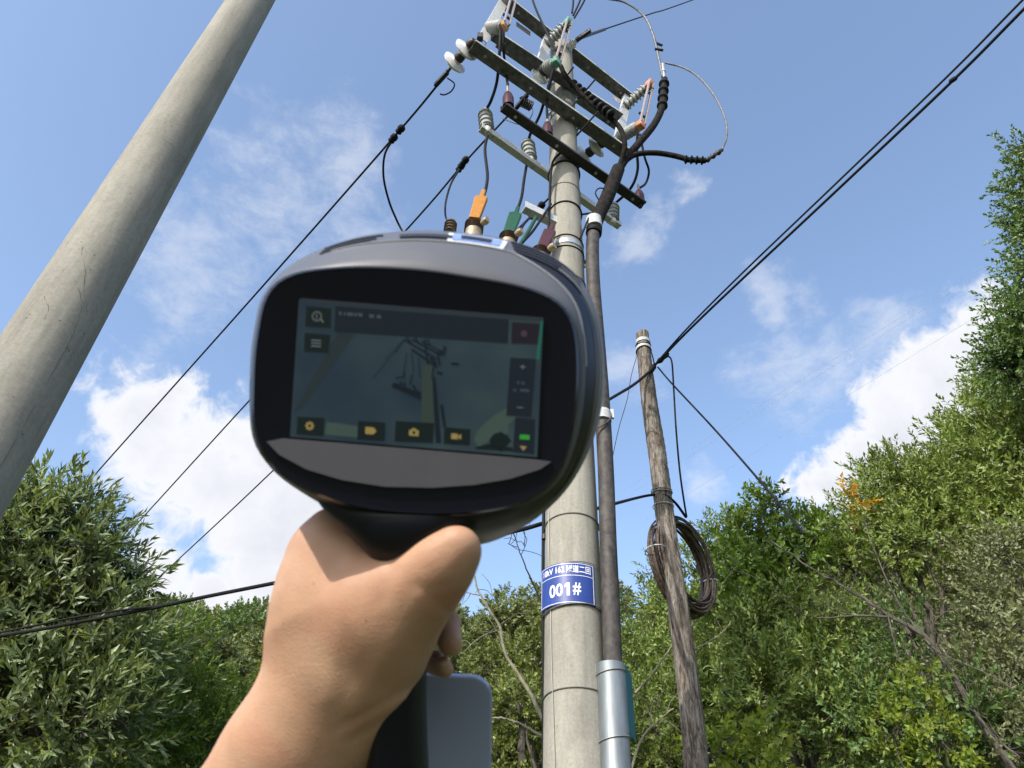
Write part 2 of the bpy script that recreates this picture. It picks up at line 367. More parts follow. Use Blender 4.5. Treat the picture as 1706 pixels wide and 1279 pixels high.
# ------------------------------------------------------------------ terrain
def terrain_h(x, y):
    x = np.asarray(x, float); y = np.asarray(y, float)
    rho = np.hypot(x * .85, np.maximum(y, 0))
    s = rho - 7.0
    sp = np.log1p(np.exp(np.clip(s * 1.2, -40, 40))) / 1.2
    slope = .45 + .12 * np.tanh(np.maximum(x - 4, 0) / 14) - .03 * np.tanh(np.maximum(-x, 0) / 14)
    h = slope * sp
    h = 32 * np.tanh(h / 32)
    return h + (.35 * np.sin(x * .31 + 1) * np.sin(y * .27 + 2) + .2 * np.sin(x * .9) * np.cos(y * .8)) * np.clip(sp / 4, 0, 1)
g = np.sinh(np.linspace(-4.6, 4.6, 221)) / math.sinh(4.6) * 2200
GX, GY = np.meshgrid(g, g)
GZ = terrain_h(GX, GY)
nn = len(g)
b = MB(); idx = np.arange(nn * nn).reshape(nn, nn)
me = bpy.data.meshes.new('ground')
faces = np.stack([idx[:-1, :-1], idx[:-1, 1:], idx[1:, 1:], idx[1:, :-1]], -1).reshape(-1, 4)
me.from_pydata(np.stack([GX, GY, GZ], -1).reshape(-1, 3).tolist(), [], faces.tolist()); me.materials.append(m_ground)
me.polygons.foreach_set('use_smooth', [True] * len(me.polygons))
gr = bpy.data.objects.new('ground', me); COL.objects.link(gr); gr['kind'] = 'structure'

# ------------------------------------------------------------------ foliage
def leaf(base, d, up, ln, wd, bend=.12):
    d = d / np.linalg.norm(d); s_ = np.cross(d, up); s_ /= np.linalg.norm(s_) + 1e-9; u = np.cross(s_, d)
    c1 = base + d * ln * .38 - u * wd * .18
    P = [base, base + d * ln * .42 + s_ * wd * .5, c1, base + d * ln * .42 - s_ * wd * .5, base + d * ln - u * ln * bend]
    return P, [(0, 2, 1), (0, 3, 2), (1, 2, 4), (2, 3, 4)]
def sprig(kind, seed):
    r = np.random.default_rng(seed); V = []; F = []; n = 0
    if kind == 'long':  Ls, k, ln, wd, droop, ang = .34, 15, .105, .025, .30, 42
    elif kind == 'olive': Ls, k, ln, wd, droop, ang = .30, 15, .075, .027, .20, 50
    elif kind == 'broad': Ls, k, ln, wd, droop, ang = .26, 11, .10, .048, .15, 60
    elif kind == 'small': Ls, k, ln, wd, droop, ang = .26, 18, .045, .022, .15, 55
    else: Ls, k, ln, wd, droop, ang = .42, 15, .17, .088, .05, 50          # far tuft
    for i in range(k):
        t = (i + .6) / k
        p = np.array([0, 0, Ls * t]) + np.array([droop * Ls * t * t, 0, -droop * .3 * Ls * t * t])
        a = i * 2.4 + r.uniform(-.5, .5); el = rad(ang * (1.15 - .75 * t) + r.uniform(-14, 14))
        d = np.array([math.sin(el) * math.cos(a), math.sin(el) * math.sin(a), math.cos(el)]) + np.array([droop * t * .8, 0, -droop * .5])
        q, f = leaf(p, d, np.array([0, 0, 1.0]) + r.normal(0, .35, 3), ln * r.uniform(.75, 1.15) * (1 - .25 * abs(t - .5)), wd * r.uniform(.85, 1.15), r.uniform(0, .25))
        V += q; F += [tuple(j + n for j in ff) for ff in f]; n += 5
    # its twig
    s3 = []
    for t in (0, .55, 1):
        p = np.array([droop * Ls * t * t, 0, Ls * t * (1 - droop * .3 * t)])
        for kx in range(3): s3.append(p + .003 * (1.2 - t) * np.array([math.cos(kx * 2.09), math.sin(kx * 2.09), 0]))
    V += s3
    for i in (0, 1):
        for kx in range(3): F.append((n + i * 3 + kx, n + i * 3 + (kx + 1) % 3, n + i * 3 + 3 + (kx + 1) % 3)); F.append((n + i * 3 + kx, n + i * 3 + 3 + (kx + 1) % 3, n + i * 3 + 3 + kx))
    return np.array(V), np.array(F)
SPR = {k: [sprig(k, i + 10) for i in range(5)] for k in ('long', 'olive', 'broad', 'small', 'tuft')}
def rot_to(D, rng, roll_=None):
    m = len(D); D = D / np.linalg.norm(D, axis=1)[:, None]
    ref = rng.normal(0, 1, (m, 3)); X = np.cross(D, ref); X /= np.linalg.norm(X, axis=1)[:, None]; Y = np.cross(D, X)
    return np.stack([X, Y, D], -1)          # columns
def spray_mesh(name, kind, P, D, sc, rng, material, origin):
    """sprigs at P pointing along D, joined into one mesh"""
    Rm = rot_to(D, rng); Vs = []; Fs = []; n = 0
    pick = rng.integers(0, 5, len(P))
    for k in range(5):
        ii = np.where(pick == k)[0]
        if not len(ii): continue
        tv, tf = SPR[kind][k]
        V = np.einsum('mij,vj->mvi', Rm[ii], tv) * sc[ii][:, None, None] + P[ii][:, None, :]
        F = tf[None] + (np.arange(len(ii)) * len(tv))[:, None, None] + n
        Vs.append(V.reshape(-1, 3)); Fs.append(F.reshape(-1, 3)); n += len(ii) * len(tv)
    V = np.vstack(Vs) - np.array(origin); F = np.vstack(Fs)
    me = bpy.data.meshes.new(name); me.vertices.add(len(V)); me.vertices.foreach_set('co', V.ravel())
    me.loops.add(F.size); me.loops.foreach_set('vertex_index', F.ravel().astype(np.int32))
    me.polygons.add(len(F)); me.polygons.foreach_set('loop_start', np.arange(0, F.size, 3, dtype=np.int32)); me.polygons.foreach_set('loop_total', np.full(len(F), 3, dtype=np.int32))
    me.update(calc_edges=True); me.materials.append(material)
    return me
def lobe_points(c, r, n, rng, flat=1.0):
    d = rng.normal(0, 1, (n, 3)); d /= np.linalg.norm(d, axis=1)[:, None]
    rr = rng.uniform(.12, 1.0, n) ** .45 * (1 + rng.normal(0, .10, n))
    P = np.array(c) + d * (rr * r)[:, None] * np.array([1, 1, flat])
    return P, d
def limb(mb, a, b, r0, r1, rng, wob=.08, n=6, seg=7):
    a = np.array(a, float); b = np.array(b, float); l = np.linalg.norm(b - a)
    pts = [a]
    for i in range(1, seg):
        t = i / seg; pts.append(a + (b - a) * t + rng.normal(0, wob * l / seg * 1.2, 3) + np.array([0, 0, .10 * l * math.sin(math.pi * t)]))
    pts.append(b); mb.tube(smooth_path(pts, 2), np.linspace(r0, r1, 8), n=n, cap=False)
def tree(name, label, category, lobes, kind, lmat, seed, dens=1.0, sc=1.0, up=.5, group=None, base=None, extra=None, bark=None, twigs=10, trunk_r=.07, outward=1.0):
    rng = np.random.default_rng(seed)
    Ls = []
    for (px, py, d, rp) in lobes:
        c = WD(px, py, d); Ls.append((c, rp * depth(c) / FPX))
    C0 = np.mean([c for c, r in Ls], 0)
    low = min(c[2] for c, r in Ls)
    bx, by = (C0[0], C0[1]) if base is None else base
    bz = float(terrain_h(bx, by)) - .05
    root = thing(name, (bx, by, bz), label, category, group)
    fork = np.array([bx + (C0[0] - bx) * .4, by + (C0[1] - by) * .4, max(bz + .5, bz + (C0[2] - bz) * .45)])
    mb = MB(); limb(mb, (bx, by, bz), fork, trunk_r, trunk_r * .75, rng, .04, 10)
    mb.build('trunk', bark or m_bark, root)
    mb = MB(); P_ = []; D_ = []
    for c, r in Ls:
        limb(mb, fork, c, trunk_r * .55, trunk_r * .2, rng, .10)
        n = max(12, int(dens * 95 * r * r * 6 / sc))
        p, d = lobe_points(c, r, n, rng, .95)
        dd = d * outward + np.array([0, 0, up]) + rng.normal(0, .40, d.shape)
        P_.append(p); D_.append(dd)
        for q in rng.integers(0, n, twigs): limb(mb, c + rng.normal(0, r * .15, 3), p[q], trunk_r * .16, .004, rng, .12, 4, 5)
    mb.build('branches', bark or m_bark, root, smooth=False)
    P_ = np.vstack(P_); D_ = np.vstack(D_)
    gz = terrain_h(P_[:, 0], P_[:, 1]); ok = P_[:, 2] > gz + .05; P_ = P_[ok]; D_ = D_[ok]
    s_ = sc * rng.uniform(.75, 1.2, len(P_))
    me = spray_mesh('crown', kind, P_, D_, s_, rng, lmat, (bx, by, bz))
    o = bpy.data.objects.new('crown', me); COL.objects.link(o); o.parent = root; ORG[o.name] = (bx, by, bz)
    if extra:
        for (nm, px, py, d, rp, n, kd, mt, lab) in extra:
            c = WD(px, py, d); r = rp * depth(c) / FPX; p, dd = lobe_points(c, r, n, rng)
            me = spray_mesh(nm, kd, p, dd + np.array([0, 0, .3]), np.full(n, sc), rng, mt, (bx, by, bz))
            e = bpy.data.objects.new(nm, me); COL.objects.link(e); e.parent = root; e['label'] = lab
    return root

# --- left near tree and bush
tree('willow_leaved_tree', 'tall dark tree with long narrow leaves below the big tilted concrete pole, far left', 'tree',
     [(30, 900, 8, 72), (100, 895, 8, 66), (150, 885, 8, 36), (60, 960, 8, 95), (150, 950, 8, 66), (185, 1005, 8, 38), (80, 1060, 7.8, 85), (10, 1100, 7.9, 80), (170, 1090, 7.8, 72), (50, 1200, 7.6, 105),
      (150, 1200, 7.6, 90), (-50, 920, 8.2, 85), (-70, 1050, 8, 90), (195, 1110, 7.9, 55), (-20, 840, 8.2, 45), (110, 848, 8, 26), (60, 838, 8, 24), (195, 935, 8, 22), (215, 965, 8, 18)],
     'long', m_leafL, 1, dens=1.35, sc=1.15, up=.25, base=(-5.4, 6.4), trunk_r=.10)
tree('leafy_bush', 'bright green narrow-leaved bush right of the dark left tree, under the forearm side', 'bush',
     [(270, 1150, 9, 62), (225, 1230, 8.6, 70), (310, 1200, 9, 66), (350, 1250, 8.8, 60), (290, 1080, 9.4, 36), (240, 1100, 9.2, 40), (380, 1190, 9.3, 36)],
     'olive', m_leafB, 2, dens=1.6, sc=1.05, up=.5, trunk_r=.05)

# --- right side trees, one by one
tree('bright_sapling', 'fresh bright green sapling just right of the wire coil and wooden pole', 'tree',
     [(1215, 905, 9, 40), (1268, 885, 9, 52), (1305, 935, 9, 52), (1240, 970, 8.8, 58), (1330, 872, 9.3, 30), (1290, 1000, 8.9, 44), (1270, 828, 9, 20), (1355, 905, 9.2, 38), (1205, 1000, 8.9, 36)],
     'broad', m_leafB, 3, dens=1.5, sc=.80, up=.3, trunk_r=.045)
tree('olive_tree_crown', 'round olive-green tree with one yellow leaf spray at its top left, above the dark hollow', 'tree',
     [(1462, 812, 10, 42), (1505, 840, 10, 58), (1440, 872, 9.8, 46), (1560, 820, 10, 50), (1545, 895, 9.7, 60), (1480, 915, 9.6, 44), (1395, 895, 9.9, 40), (1500, 790, 10.2, 34), (1410, 940, 9.6, 40)],
     'olive', m_leafR, 4, dens=1.7, sc=1.05, up=.5, trunk_r=.08,
     extra=[('yellow_leaf_spray', 1418, 836, 9.5, 11, 7, 'broad', m_leafO, 'orange-yellow autumn leaves on one twig')])
tree('hillside_tree', 'tall olive-green tree rising on the right slope behind the white cloud edge', 'tree',
     [(1610, 780, 10.5, 66), (1650, 710, 10.5, 62), (1700, 670, 10.5, 66), (1620, 865, 10.2, 76), (1700, 800, 10.2, 90), (1590, 725, 10.6, 28), (1760, 720, 10.5, 90), (1580, 830, 10.4, 60), (1640, 640, 10.6, 24), (1690, 900, 9.9, 72)],
     'olive', m_leafR, 5, dens=1.7, sc=1.1, up=.5, trunk_r=.10)
tree('tall_edge_tree', 'dark tall tree at the right edge reaching high against blue sky', 'tree',
     [(1695, 580, 9, 34), (1720, 520, 9, 36), (1718, 455, 9, 24), (1722, 390, 9, 26), (1728, 330, 9, 36), (1712, 275, 9, 14), (1700, 250, 9, 9), (1760, 560, 9, 60), (1775, 430, 9, 60), (1668, 585, 9, 22), (1690, 545, 8.9, 30), (1702, 440, 9, 18), (1700, 350, 9, 16), (1700, 600, 9, 48), (1735, 270, 9, 34), (1706, 300, 9, 20), (1710, 380, 9, 24), (1700, 500, 9, 30), (1660, 610, 9.1, 22), (1765, 340, 9, 50)],
     'small', m_leafD, 6, dens=2.6, sc=1.35, up=.2, trunk_r=.11, base=(8.3, 6.2))
tree('grey_green_tree', 'dull grey-green small-leaved tree filling the right edge beside the fallen trunk', 'tree',
     [(1700, 960, 9, 62), (1690, 1050, 8.6, 76), (1620, 950, 9.4, 44), (1740, 1150, 8.3, 80), (1660, 1160, 8.4, 70), (1690, 1250, 8.1, 70)],
     'small', m_leafG, 7, dens=2.0, sc=1.35, up=.3, trunk_r=.07)
tree('understorey_bush', 'mid-green bush below the bright sapling, left of the fallen trunk', 'bush',
     [(1260, 1080, 8.6, 66), (1330, 1040, 8.8, 56), (1360, 1120, 8.4, 66), (1290, 1170, 8.2, 72), (1200, 1150, 8.6, 58), (1400, 1040, 8.8, 42), (1410, 1200, 8.1, 62)],
     'olive', m_leafR, 8, dens=1.8, sc=1.0, up=.35, trunk_r=.05)
tree('lime_shrub', 'yellow-green shrub low in the right corner in front of the fallen trunk', 'shrub',
     [(1530, 1180, 7.6, 42), (1490, 1220, 7.5, 36), (1570, 1235, 7.5, 44), (1540, 1130, 7.7, 22)],
     'broad', m_leafY, 9, dens=.9, sc=.62, up=.35, trunk_r=.025)
tree('dark_bush', 'dark green bush at the bottom between the lime shrub and understorey bush', 'bush',
     [(1460, 1140, 8.4, 60), (1520, 1060, 8.9, 44), (1440, 1230, 8.0, 66), (1540, 1250, 8.0, 66), (1620, 1220, 8.0, 60)],
     'small', m_leafD, 10, dens=1.7, sc=1.5, up=.35, trunk_r=.05)
tree('broad_leaf_shrub', 'pale broad-leaved shrub at the bottom just right of the wooden pole', 'shrub',
     [(1222, 1235, 7.3, 34), (1190, 1262, 7.2, 34), (1250, 1275, 7.2, 34)],
     'broad', m_leafY, 11, dens=.9, sc=.9, up=.4, trunk_r=.025)
tree('tree_between_poles', 'soft green tree seen between concrete pole and wooden pole under the coil', 'tree',
     [(1090, 1015, 10, 38), (1060, 1100, 9.5, 52), (1080, 1200, 9, 72), (1185, 1090, 9.2, 56), (1180, 1180, 8.9, 52), (1160, 945, 10, 34), (1202, 890, 10, 27), (1120, 1100, 9.5, 50), (1130, 1020, 9.8, 40), (1000, 1240, 9.2, 50), (1095, 950, 10, 18), (1190, 1010, 9.6, 40)],
     'olive', m_leafR, 12, dens=1.7, sc=.95, up=.4, trunk_r=.06)

# --- the wooded slope: five crown shapes, copied
def forest_proto(i, lmat, kind='tuft', tall=False):
    rng = np.random.default_rng(100 + i)
    P_ = []; D_ = []; mb = MB(); H = 5.0
    K = 22
    for k in range(K):
        a = rng.uniform(0, 2 * math.pi); z = rng.uniform(.25, 1)
        w = (1.55 * math.sin(math.pi * min(1, (1.06 - z) * 1.0 + .12)) + .15) * (0.7 if tall else 1.0)
        c = np.array([math.cos(a) * w * rng.uniform(.35, .95), math.sin(a) * w * rng.uniform(.35, .95), z * H - .5])
        r = rng.uniform(.42, .80) * (0.85 if tall else 1)
        n = int(105 * r / .6)
        p, d = lobe_points(c, r, n, rng, .8)
        P_.append(p); D_.append(d + np.array([0, 0, .55]) + rng.normal(0, .3, d.shape))
        limb(mb, (0, 0, c[2] * .5), c, .05, .015, rng, .1, 5, 4)
    sc = rng.uniform(.7, 1.1, sum(len(p) for p in P_)) * .72
    cm = spray_mesh('crown', kind, np.vstack(P_), np.vstack(D_), sc, rng, lmat, (0, 0, 0))
    t = MB(); limb(t, (0, 0, -.4), (rng.normal(0, .15), rng.normal(0, .15), H * .75), .13, .05, rng, .03, 8)
    t.v.append(np.vstack(mb.v)); t.f += [tuple(q + t.n for q in f) for f in mb.f]
    V = np.vstack(t.v); tm = bpy.data.meshes.new('trunk'); tm.from_pydata(V.tolist(), [], t.f); tm.materials.append(m_bark)
    top = float(np.max(np.vstack(P_)[:, 2])) + .15
    return cm, tm, top
PROTO = [forest_proto(0, m_leafF), forest_proto(1, m_leafF2), forest_proto(2, m_leafF, tall=True), forest_proto(3, m_leafG), forest_proto(4, m_leafF2, tall=True), forest_proto(5, m_leafD)]
def sky_el(az):
    return float(np.interp(az, [-60, -38, -26.3, -22, -18, -8, -2, 1, 3, 8, 13, 18, 25, 30, 37, 50, 60], [23, 23, 22.3, 24.2, 23.6, 24.5, 26.0, 26.3, 26.9, 26.5, 26.0, 27.5, 29, 30, 31, 34, 35]))
def forest_label(az, dist):
    side = 'left of the forearm' if az < -12 else ('between the hand and the concrete pole' if az < 4 else 'behind the nearer right-hand trees')
    far = 'low on the hill' if dist < 24 else ('half-way up the hill' if dist < 37 else 'on the ridge')
    return 'rounded woodland tree %s, %s' % (far, side), 'woodland trees %s, %s' % (far, side)
rng = np.random.default_rng(5); cnt = 0
dd = 15.0
rows = []
while dd < 60:
    rows.append(dd); dd += 2.6 + dd * .035
for dd in rows:
    step = math.degrees(2.9 / dd)
    az = -50 + rng.uniform(0, step)
    while az < 56:
        a2 = az + rng.normal(0, step * .2); d2 = dd + rng.normal(0, .7)
        x, y = d2 * math.sin(rad(a2)), d2 * math.cos(rad(a2))
        z = float(terrain_h(x, y))
        emax = sky_el(a2) + rng.uniform(-.9, .25)
        zmax = 1.6 + d2 * math.tan(rad(emax))
        k = rng.choice(6, p=[.27, .27, .12, .14, .12, .08]); cm, tm, top = PROTO[k]
        s = min(rng.uniform(.72, 1.15) * (1.25 if a2 > 14 else 1), (zmax - z) / top)
        if dd > 45: s = min((zmax - z) / top, 1.5)
        if s > .45 and cnt < 290 and not (a2 > 16 and rng.uniform() < .35) and not (a2 > 14 and dd < 16):
            lab, grp = forest_label(a2, d2); lab = lab.replace('rounded', ('olive-grey rounded', 'green rounded', 'slender olive', 'pale grey-green', 'slender green', 'dark green')[k])
            r_ = thing('woodland_tree', (x, y, z - .1), lab, 'tree', grp)
            r_.rotation_euler.z = rng.uniform(0, 6.28); r_.scale = (s * rng.uniform(.95, 1.25), s * rng.uniform(.95, 1.25), s)
            for nm, mm_ in (('trunk', tm), ('crown', cm)):
                o = bpy.data.objects.new(nm, mm_); COL.objects.link(o); o.parent = r_
            cnt += 1
        az += step
print('woodland trees', cnt)
# ground cover on the slope
rng = np.random.default_rng(9)
n = 5200
a = np.radians(rng.uniform(-52, 58, n)); d = 8.5 + 30 * rng.uniform(0, 1, n) ** 1.4
X = d * np.sin(a); Y = d * np.cos(a); Z = terrain_h(X, Y)
D = np.stack([rng.normal(0, .5, n), rng.normal(-.2, .5, n), np.ones(n)], -1)
me = spray_mesh('undergrowth', 'tuft', np.stack([X, Y, Z + rng.uniform(0, .5, n)], -1), D, rng.uniform(.8, 1.5, n), rng, m_leafD, (0, 0, 0))
o = bpy.data.objects.new('undergrowth', me); COL.objects.link(o)
tag(o, 'low dark leafy undergrowth covering the slope beneath the trees', 'undergrowth', None, 'stuff')

# --- bare and fallen wood
def bare(name, label, paths, material, seed, category='branch', twig=0):
    rng = np.random.default_rng(seed)
    P0 = paths[0][0]; b0 = WD(*P0[0]) if False else None
    pts0 = [WD(*q) for q in paths[0][0]]
    root = thing(name, pts0[0], label, category)
    mb = MB(); tw = MB(); has = False
    for i, (pp, r0, r1) in enumerate(paths):
        P = smooth_path([WD(*q) for q in pp], 6)
        P = P + rng.normal(0, r0 * .35, P.shape) * np.linspace(0, 1, len(P))[:, None]
        (mb if i == 0 else tw).tube(P, np.linspace(r0, r1, 12), n=7, cap=True); has = has or i > 0
        for k in range(twig):
            j = rng.integers(len(P) // 4, len(P) - 1); l = rng.uniform(.15, .6)
            dv = rng.normal(0, 1, 3); dv[2] += .6; dv[1] -= .3; dv /= np.linalg.norm(dv)
            limb(tw, P[j], P[j] + dv * l, max(.003, r1 * .6), .0018, rng, .2, 4, 5); has = True
    mb.build('limb', material, root)
    if has: tw.build('twigs', material, root, smooth=False)
    return root
bare('fallen_tree', 'dead leaning trunk with bare branches slanting across the right-hand bushes',
     [([(1700, 1300, 7.6), (1640, 1215, 7.7), (1590, 1130, 7.8), (1540, 1060, 7.9), (1480, 1025, 8.0), (1420, 985, 8.1), (1350, 945, 8.2), (1275, 895, 8.4)], .034, .006),
      ([(1590, 1130, 7.8), (1560, 1080, 7.7), (1500, 1010, 7.7), (1450, 900, 7.9), (1443, 870, 8.0)], .010, .004),
      ([(1480, 1028, 8.0), (1420, 1026, 7.9), (1370, 1030, 7.9), (1325, 1022, 7.9)], .012, .004),
      ([(1540, 1065, 7.9), (1570, 1090, 7.6), (1640, 1120, 7.5), (1690, 1150, 7.4)], .010, .004),
      ([(1600, 1140, 7.8), (1620, 1180, 7.6), (1660, 1230, 7.4), (1700, 1262, 7.3)], .014, .006),
      ([(1560, 1085, 7.8), (1555, 1040, 7.7), (1585, 1010, 7.6), (1565, 990, 7.6)], .008, .003),
      ([(1478, 1020, 8.0), (1490, 1070, 7.8), (1505, 1130, 7.7), (1500, 1180, 7.6)], .008, .004)], m_bark, 21, 'fallen tree', twig=9)
bare('bare_sapling', 'thin leafless sapling between the hand and the concrete pole',
     [([(930, 1240, 5.6), (905, 1200, 5.6), (880, 1150, 5.6), (845, 1095, 5.6), (830, 1040, 5.6), (805, 1000, 5.6), (790, 965, 5.6), (786, 945, 5.6)], .017, .005),
      ([(832, 1050, 5.6), (800, 1062, 5.6), (768, 1090, 5.6)], .006, .002),
      ([(800, 992, 5.6), (780, 988, 5.6), (755, 975, 5.6)], .005, .002)], m_barkp, 22, 'sapling', twig=3)
bare('bare_branch', 'thin dark twig rising into the sky just left of the concrete pole above the sign',
     [([(925, 1060, 5.2), (905, 1010, 5.2), (880, 955, 5.2), (866, 920, 5.2), (858, 895, 5.2), (853, 884, 5.2)], .008, .002),
      ([(868, 925, 5.2), (874, 912, 5.2), (872, 904, 5.2)], .003, .0015), ([(862, 912, 5.2), (850, 908, 5.2), (845, 905, 5.2)], .003, .0015)], m_bark, 23, 'branch', twig=3)
bare('bare_branch', 'pale bare branch low beside the white-blue cover, running into the concrete pole',
     [([(925, 1240, 5.4), (905, 1228, 5.4), (870, 1208, 5.4), (845, 1198, 5.4), (815, 1196, 5.4)], .011, .006)], m_barkp, 24, 'branch', twig=2)
bare('bare_branch', 'forked bare branch between galvanised tube and wooden pole near the bottom',
     [([(1050, 1290, 7), (1065, 1240, 7), (1082, 1215, 7), (1105, 1195, 7), (1122, 1180, 7)], .013, .006),
      ([(1058, 1155, 7.2), (1085, 1125, 7.2), (1110, 1090, 7.2), (1125, 1068, 7.2)], .012, .006),
      ([(1082, 1215, 7), (1084, 1190, 7), (1086, 1165, 7)], .006, .003)], m_barkp, 25, 'branch', twig=2)
bare('bare_branch', 'pale curving branch just right of the wooden pole below the coil',
     [([(1150, 1085, 7.2), (1180, 1070, 7.2), (1205, 1052, 7.2), (1218, 1035, 7.2)], .009, .005),
      ([(1152, 1045, 7.4), (1180, 1005, 7.4), (1210, 965, 7.4), (1225, 945, 7.4)], .008, .003)], m_barkp, 26, 'branch', twig=2)

# ------------------------------------------------------------------ poles
def pole_r(z): return .162 - (z - 3.15) / 78 * .5 * 1.0 * 1.0 if False else .162 - (z - 3.15) * .0062
PX, PYY = W(942, 400, 4.0)[0], 4.0
POLE_TOP = 10.04
def shaft(mb, x, y, z0, z1, rf, n=48, seg=70):
    zs = np.linspace(z0, z1, seg)
    mb.lathe((x, y, z0), (x, y, z1), [((z - z0) / (z1 - z0), rf(z)) for z in zs], n)
pole = thing('utility_pole', (PX, PYY, 0), 'tall straight concrete utility pole carrying the blue number sign and crossarms', 'utility pole')
mb = MB(); shaft(mb, PX, PYY, 0, POLE_TOP, pole_r); mb.build('shaft', m_conc, pole)
ADIR = np.array([.83, .558, 0]); ADIR /= np.linalg.norm(ADIR)
NDIR = np.array([.558, -.83, 0]); NDIR /= np.linalg.norm(NDIR)      # horizontal, towards the viewer's right
def angle_arm(name, a, b, w, mt, label, holes=4, near=False):
    """an L-section arm: a flange lying flat and one standing"""
    a = np.array(a); b = np.array(b); d = (b - a) / np.linalg.norm(b - a); nrm = np.cross(d, (0, 0, 1)); mb = MB(); t = .007
    mb.beam(a, b, w, t)                                                # flat flange
    off = nrm * (w / 2 - t / 2) * (1 if near else -1)
    mb.beam(a + off + np.array([0, 0, w / 2 + t / 2]), b + off + np.array([0, 0, w / 2 + t / 2]), t, w)
    o = mb.build(name, mt, pole, smooth=False, label=label)
    if not near:
        lp_ = MB(); lp_.beam(a + nrm * (w / 2 + .003) + np.array([0, 0, .008]), b + nrm * (w / 2 + .003) + np.array([0, 0, .008]), .006, .024); lp_.build('lit_edge', m_lgalv if mt is m_steel else mt, o, smooth=False)  # added lip; bright colour on the steel arms stands in for a sunlit edge
    for k in range(holes):
        hb = MB(); q = a + (b - a) * (.08 + .84 * k / max(1, holes - 1))
        hb.lathe(q - np.array([0, 0, .022]), q + np.array([0, 0, .022]), [(0, .009), (.3, .009), (.3, .016), (.45, .016)], 8); hb.build('bolt', m_galv, o)
    return o
def through(a, b, z):   # two pixels of one level arm
    return WZ(*a, z), WZ(*b, z)
A1 = through((846, 8), (1049, 166), 10.12); angle_arm('crossarm', *A1, .135, m_steel, 'topmost crossarm')
A2 = through((822, 60), (1033, 197), 8.93); angle_arm('crossarm', *A2, .105, m_steel, 'second crossarm, near side')
A2b = through((828, 74), (1028, 213), 9.42); angle_arm('crossarm', *A2b, .07, m_steel, 'second crossarm, far side')
A3 = through((786, 78), (1041, 256), 8.33); angle_arm('crossarm', *A3, .125, m_steel, 'third crossarm carrying the strain insulators')
A4 = through((838, 180), (1071, 343), 7.65); angle_arm('crossarm', *A4, .085, m_dsteel, 'black arrester crossarm')
A5 = through((800, 215), (1032, 379), 7.85); A5 = (A5[0], A5[1]); angle_arm('crossarm', *A5, .065, m_lgalv, 'bright galvanised crossarm of grey insulators', near=True)
A6 = through((872, 349), (968, 396), 6.76); angle_arm('bracket', *A6, .07, m_lgalv, 'short slotted bracket', holes=2, near=True)
def ring(mb, z, r, dr=.004, tilt=0.0, ph=0.0, n=40):
    pts = [(PX + (pole_r(z) + dr) * math.cos(q), PYY + (pole_r(z) + dr) * math.sin(q), z + tilt * math.sin(q + ph)) for q in np.linspace(0, 2 * math.pi, n, endpoint=False)]
    mb.tube(pts, r, 6, closed=True)
def zfront(px, py): 
    z = W(px, py, 4.0)[2]
    for _ in range(3): z = W(px, py, 4.0 - pole_r(z))[2]
    return z
for py, r, tl, mt in ((272, .010, .03, m_black), (304, .003, .0, m_wire), (338, .008, .02, m_black), (392, .005, .01, m_black), (408, .005, .01, m_black), (458, .005, .01, m_wire), (857, .0035, .012, m_wire), (1148, .0035, .012, m_wire)):
    mb = MB(); ring(mb, zfront(942, py), r, tilt=tl, ph=1.5 * (py % 3)); mb.build('wire_band', mt, pole)
for py, h in ((400, .05), (184, .05), (132, .05)):
    z = zfront(942, py); mb = MB()
    mb.lathe((PX, PYY, z - h / 2), (PX, PYY, z + h / 2), [(0, pole_r(z) + .001), (0, pole_r(z) + .007), (1, pole_r(z) + .007), (1, pole_r(z) + .001)], 40)
    for s in (-1, 1):
        c = np.array([PX, PYY, z]) + ADIR * s * (pole_r(z) + .035)
        mb.box(c, (.06, .02, h), (ADIR, NDIR, (0, 0, 1)))
        mb.lathe(c - NDIR * .05, c + NDIR * .05, [(0, .014), (1, .014)], 8)
    mb.build('pole_clamp', m_galv, pole)
# long through-bolts beside the clamps
for (px, py) in ((925, 150), (930, 205), (960, 170), (962, 225)):
    mb = MB(); c = W(px, py, 3.95); mb.tube([c - NDIR * .16, c + NDIR * .30], .009, 6); mb.build('through_bolt', m_dsteel, pole)
def onpole(px, py, x0, y0, rf, lift=0.0):
    v = ray(px, py); t = 1.0; z = 4.0
    for _ in range(6):
        r = rf(z) + lift
        a = v[0] ** 2 + v[1] ** 2; b_ = 2 * (v[0] * (CAM[0] - x0) + v[1] * (CAM[1] - y0)); c = (CAM[0] - x0) ** 2 + (CAM[1] - y0) ** 2 - r * r
        disc = max(0, b_ * b_ - 4 * a * c); t = (-b_ - math.sqrt(disc)) / (2 * a); z = CAM[2] + v[2] * t
    return CAM + v * t
mb = MB(); mb.tube(smooth_path([onpole(px, py, PX, PYY, pole_r, .004) for px, py in ((914, 850), (915, 930), (917, 1000), (919, 1100), (922, 1190), (925, 1279), (927, 1350))], 5), .0032, 6)
mb.build('tie_wire', m_wire, pole, label='thin pale wire running down the face of the pole')
xl = W(906, 1000, 4.0)
mb = MB(); mb.tube(smooth_path([W(908, 780, 4.0), W(906, 850, 4.02), (xl[0] - .005, 4.0, 3.7), (xl[0], 4.0, 3.2), (xl[0] + .004, 4.02, 2.7), (xl[0], 4.0, 1.5), (xl[0], 4.0, 0)], 6), .010, 8)
mb.build('riser_cable', m_black, pole, label='thin dark cable down the left side of the pole')
mb = MB(); z = W(906, 895, 4.0)[2]; mb.lathe((xl[0], 4.0, z - .015), (xl[0], 4.0, z + .015), [(0, .016), (1, .016)], 10); mb.build('cable_collar', m_dsteel, pole)

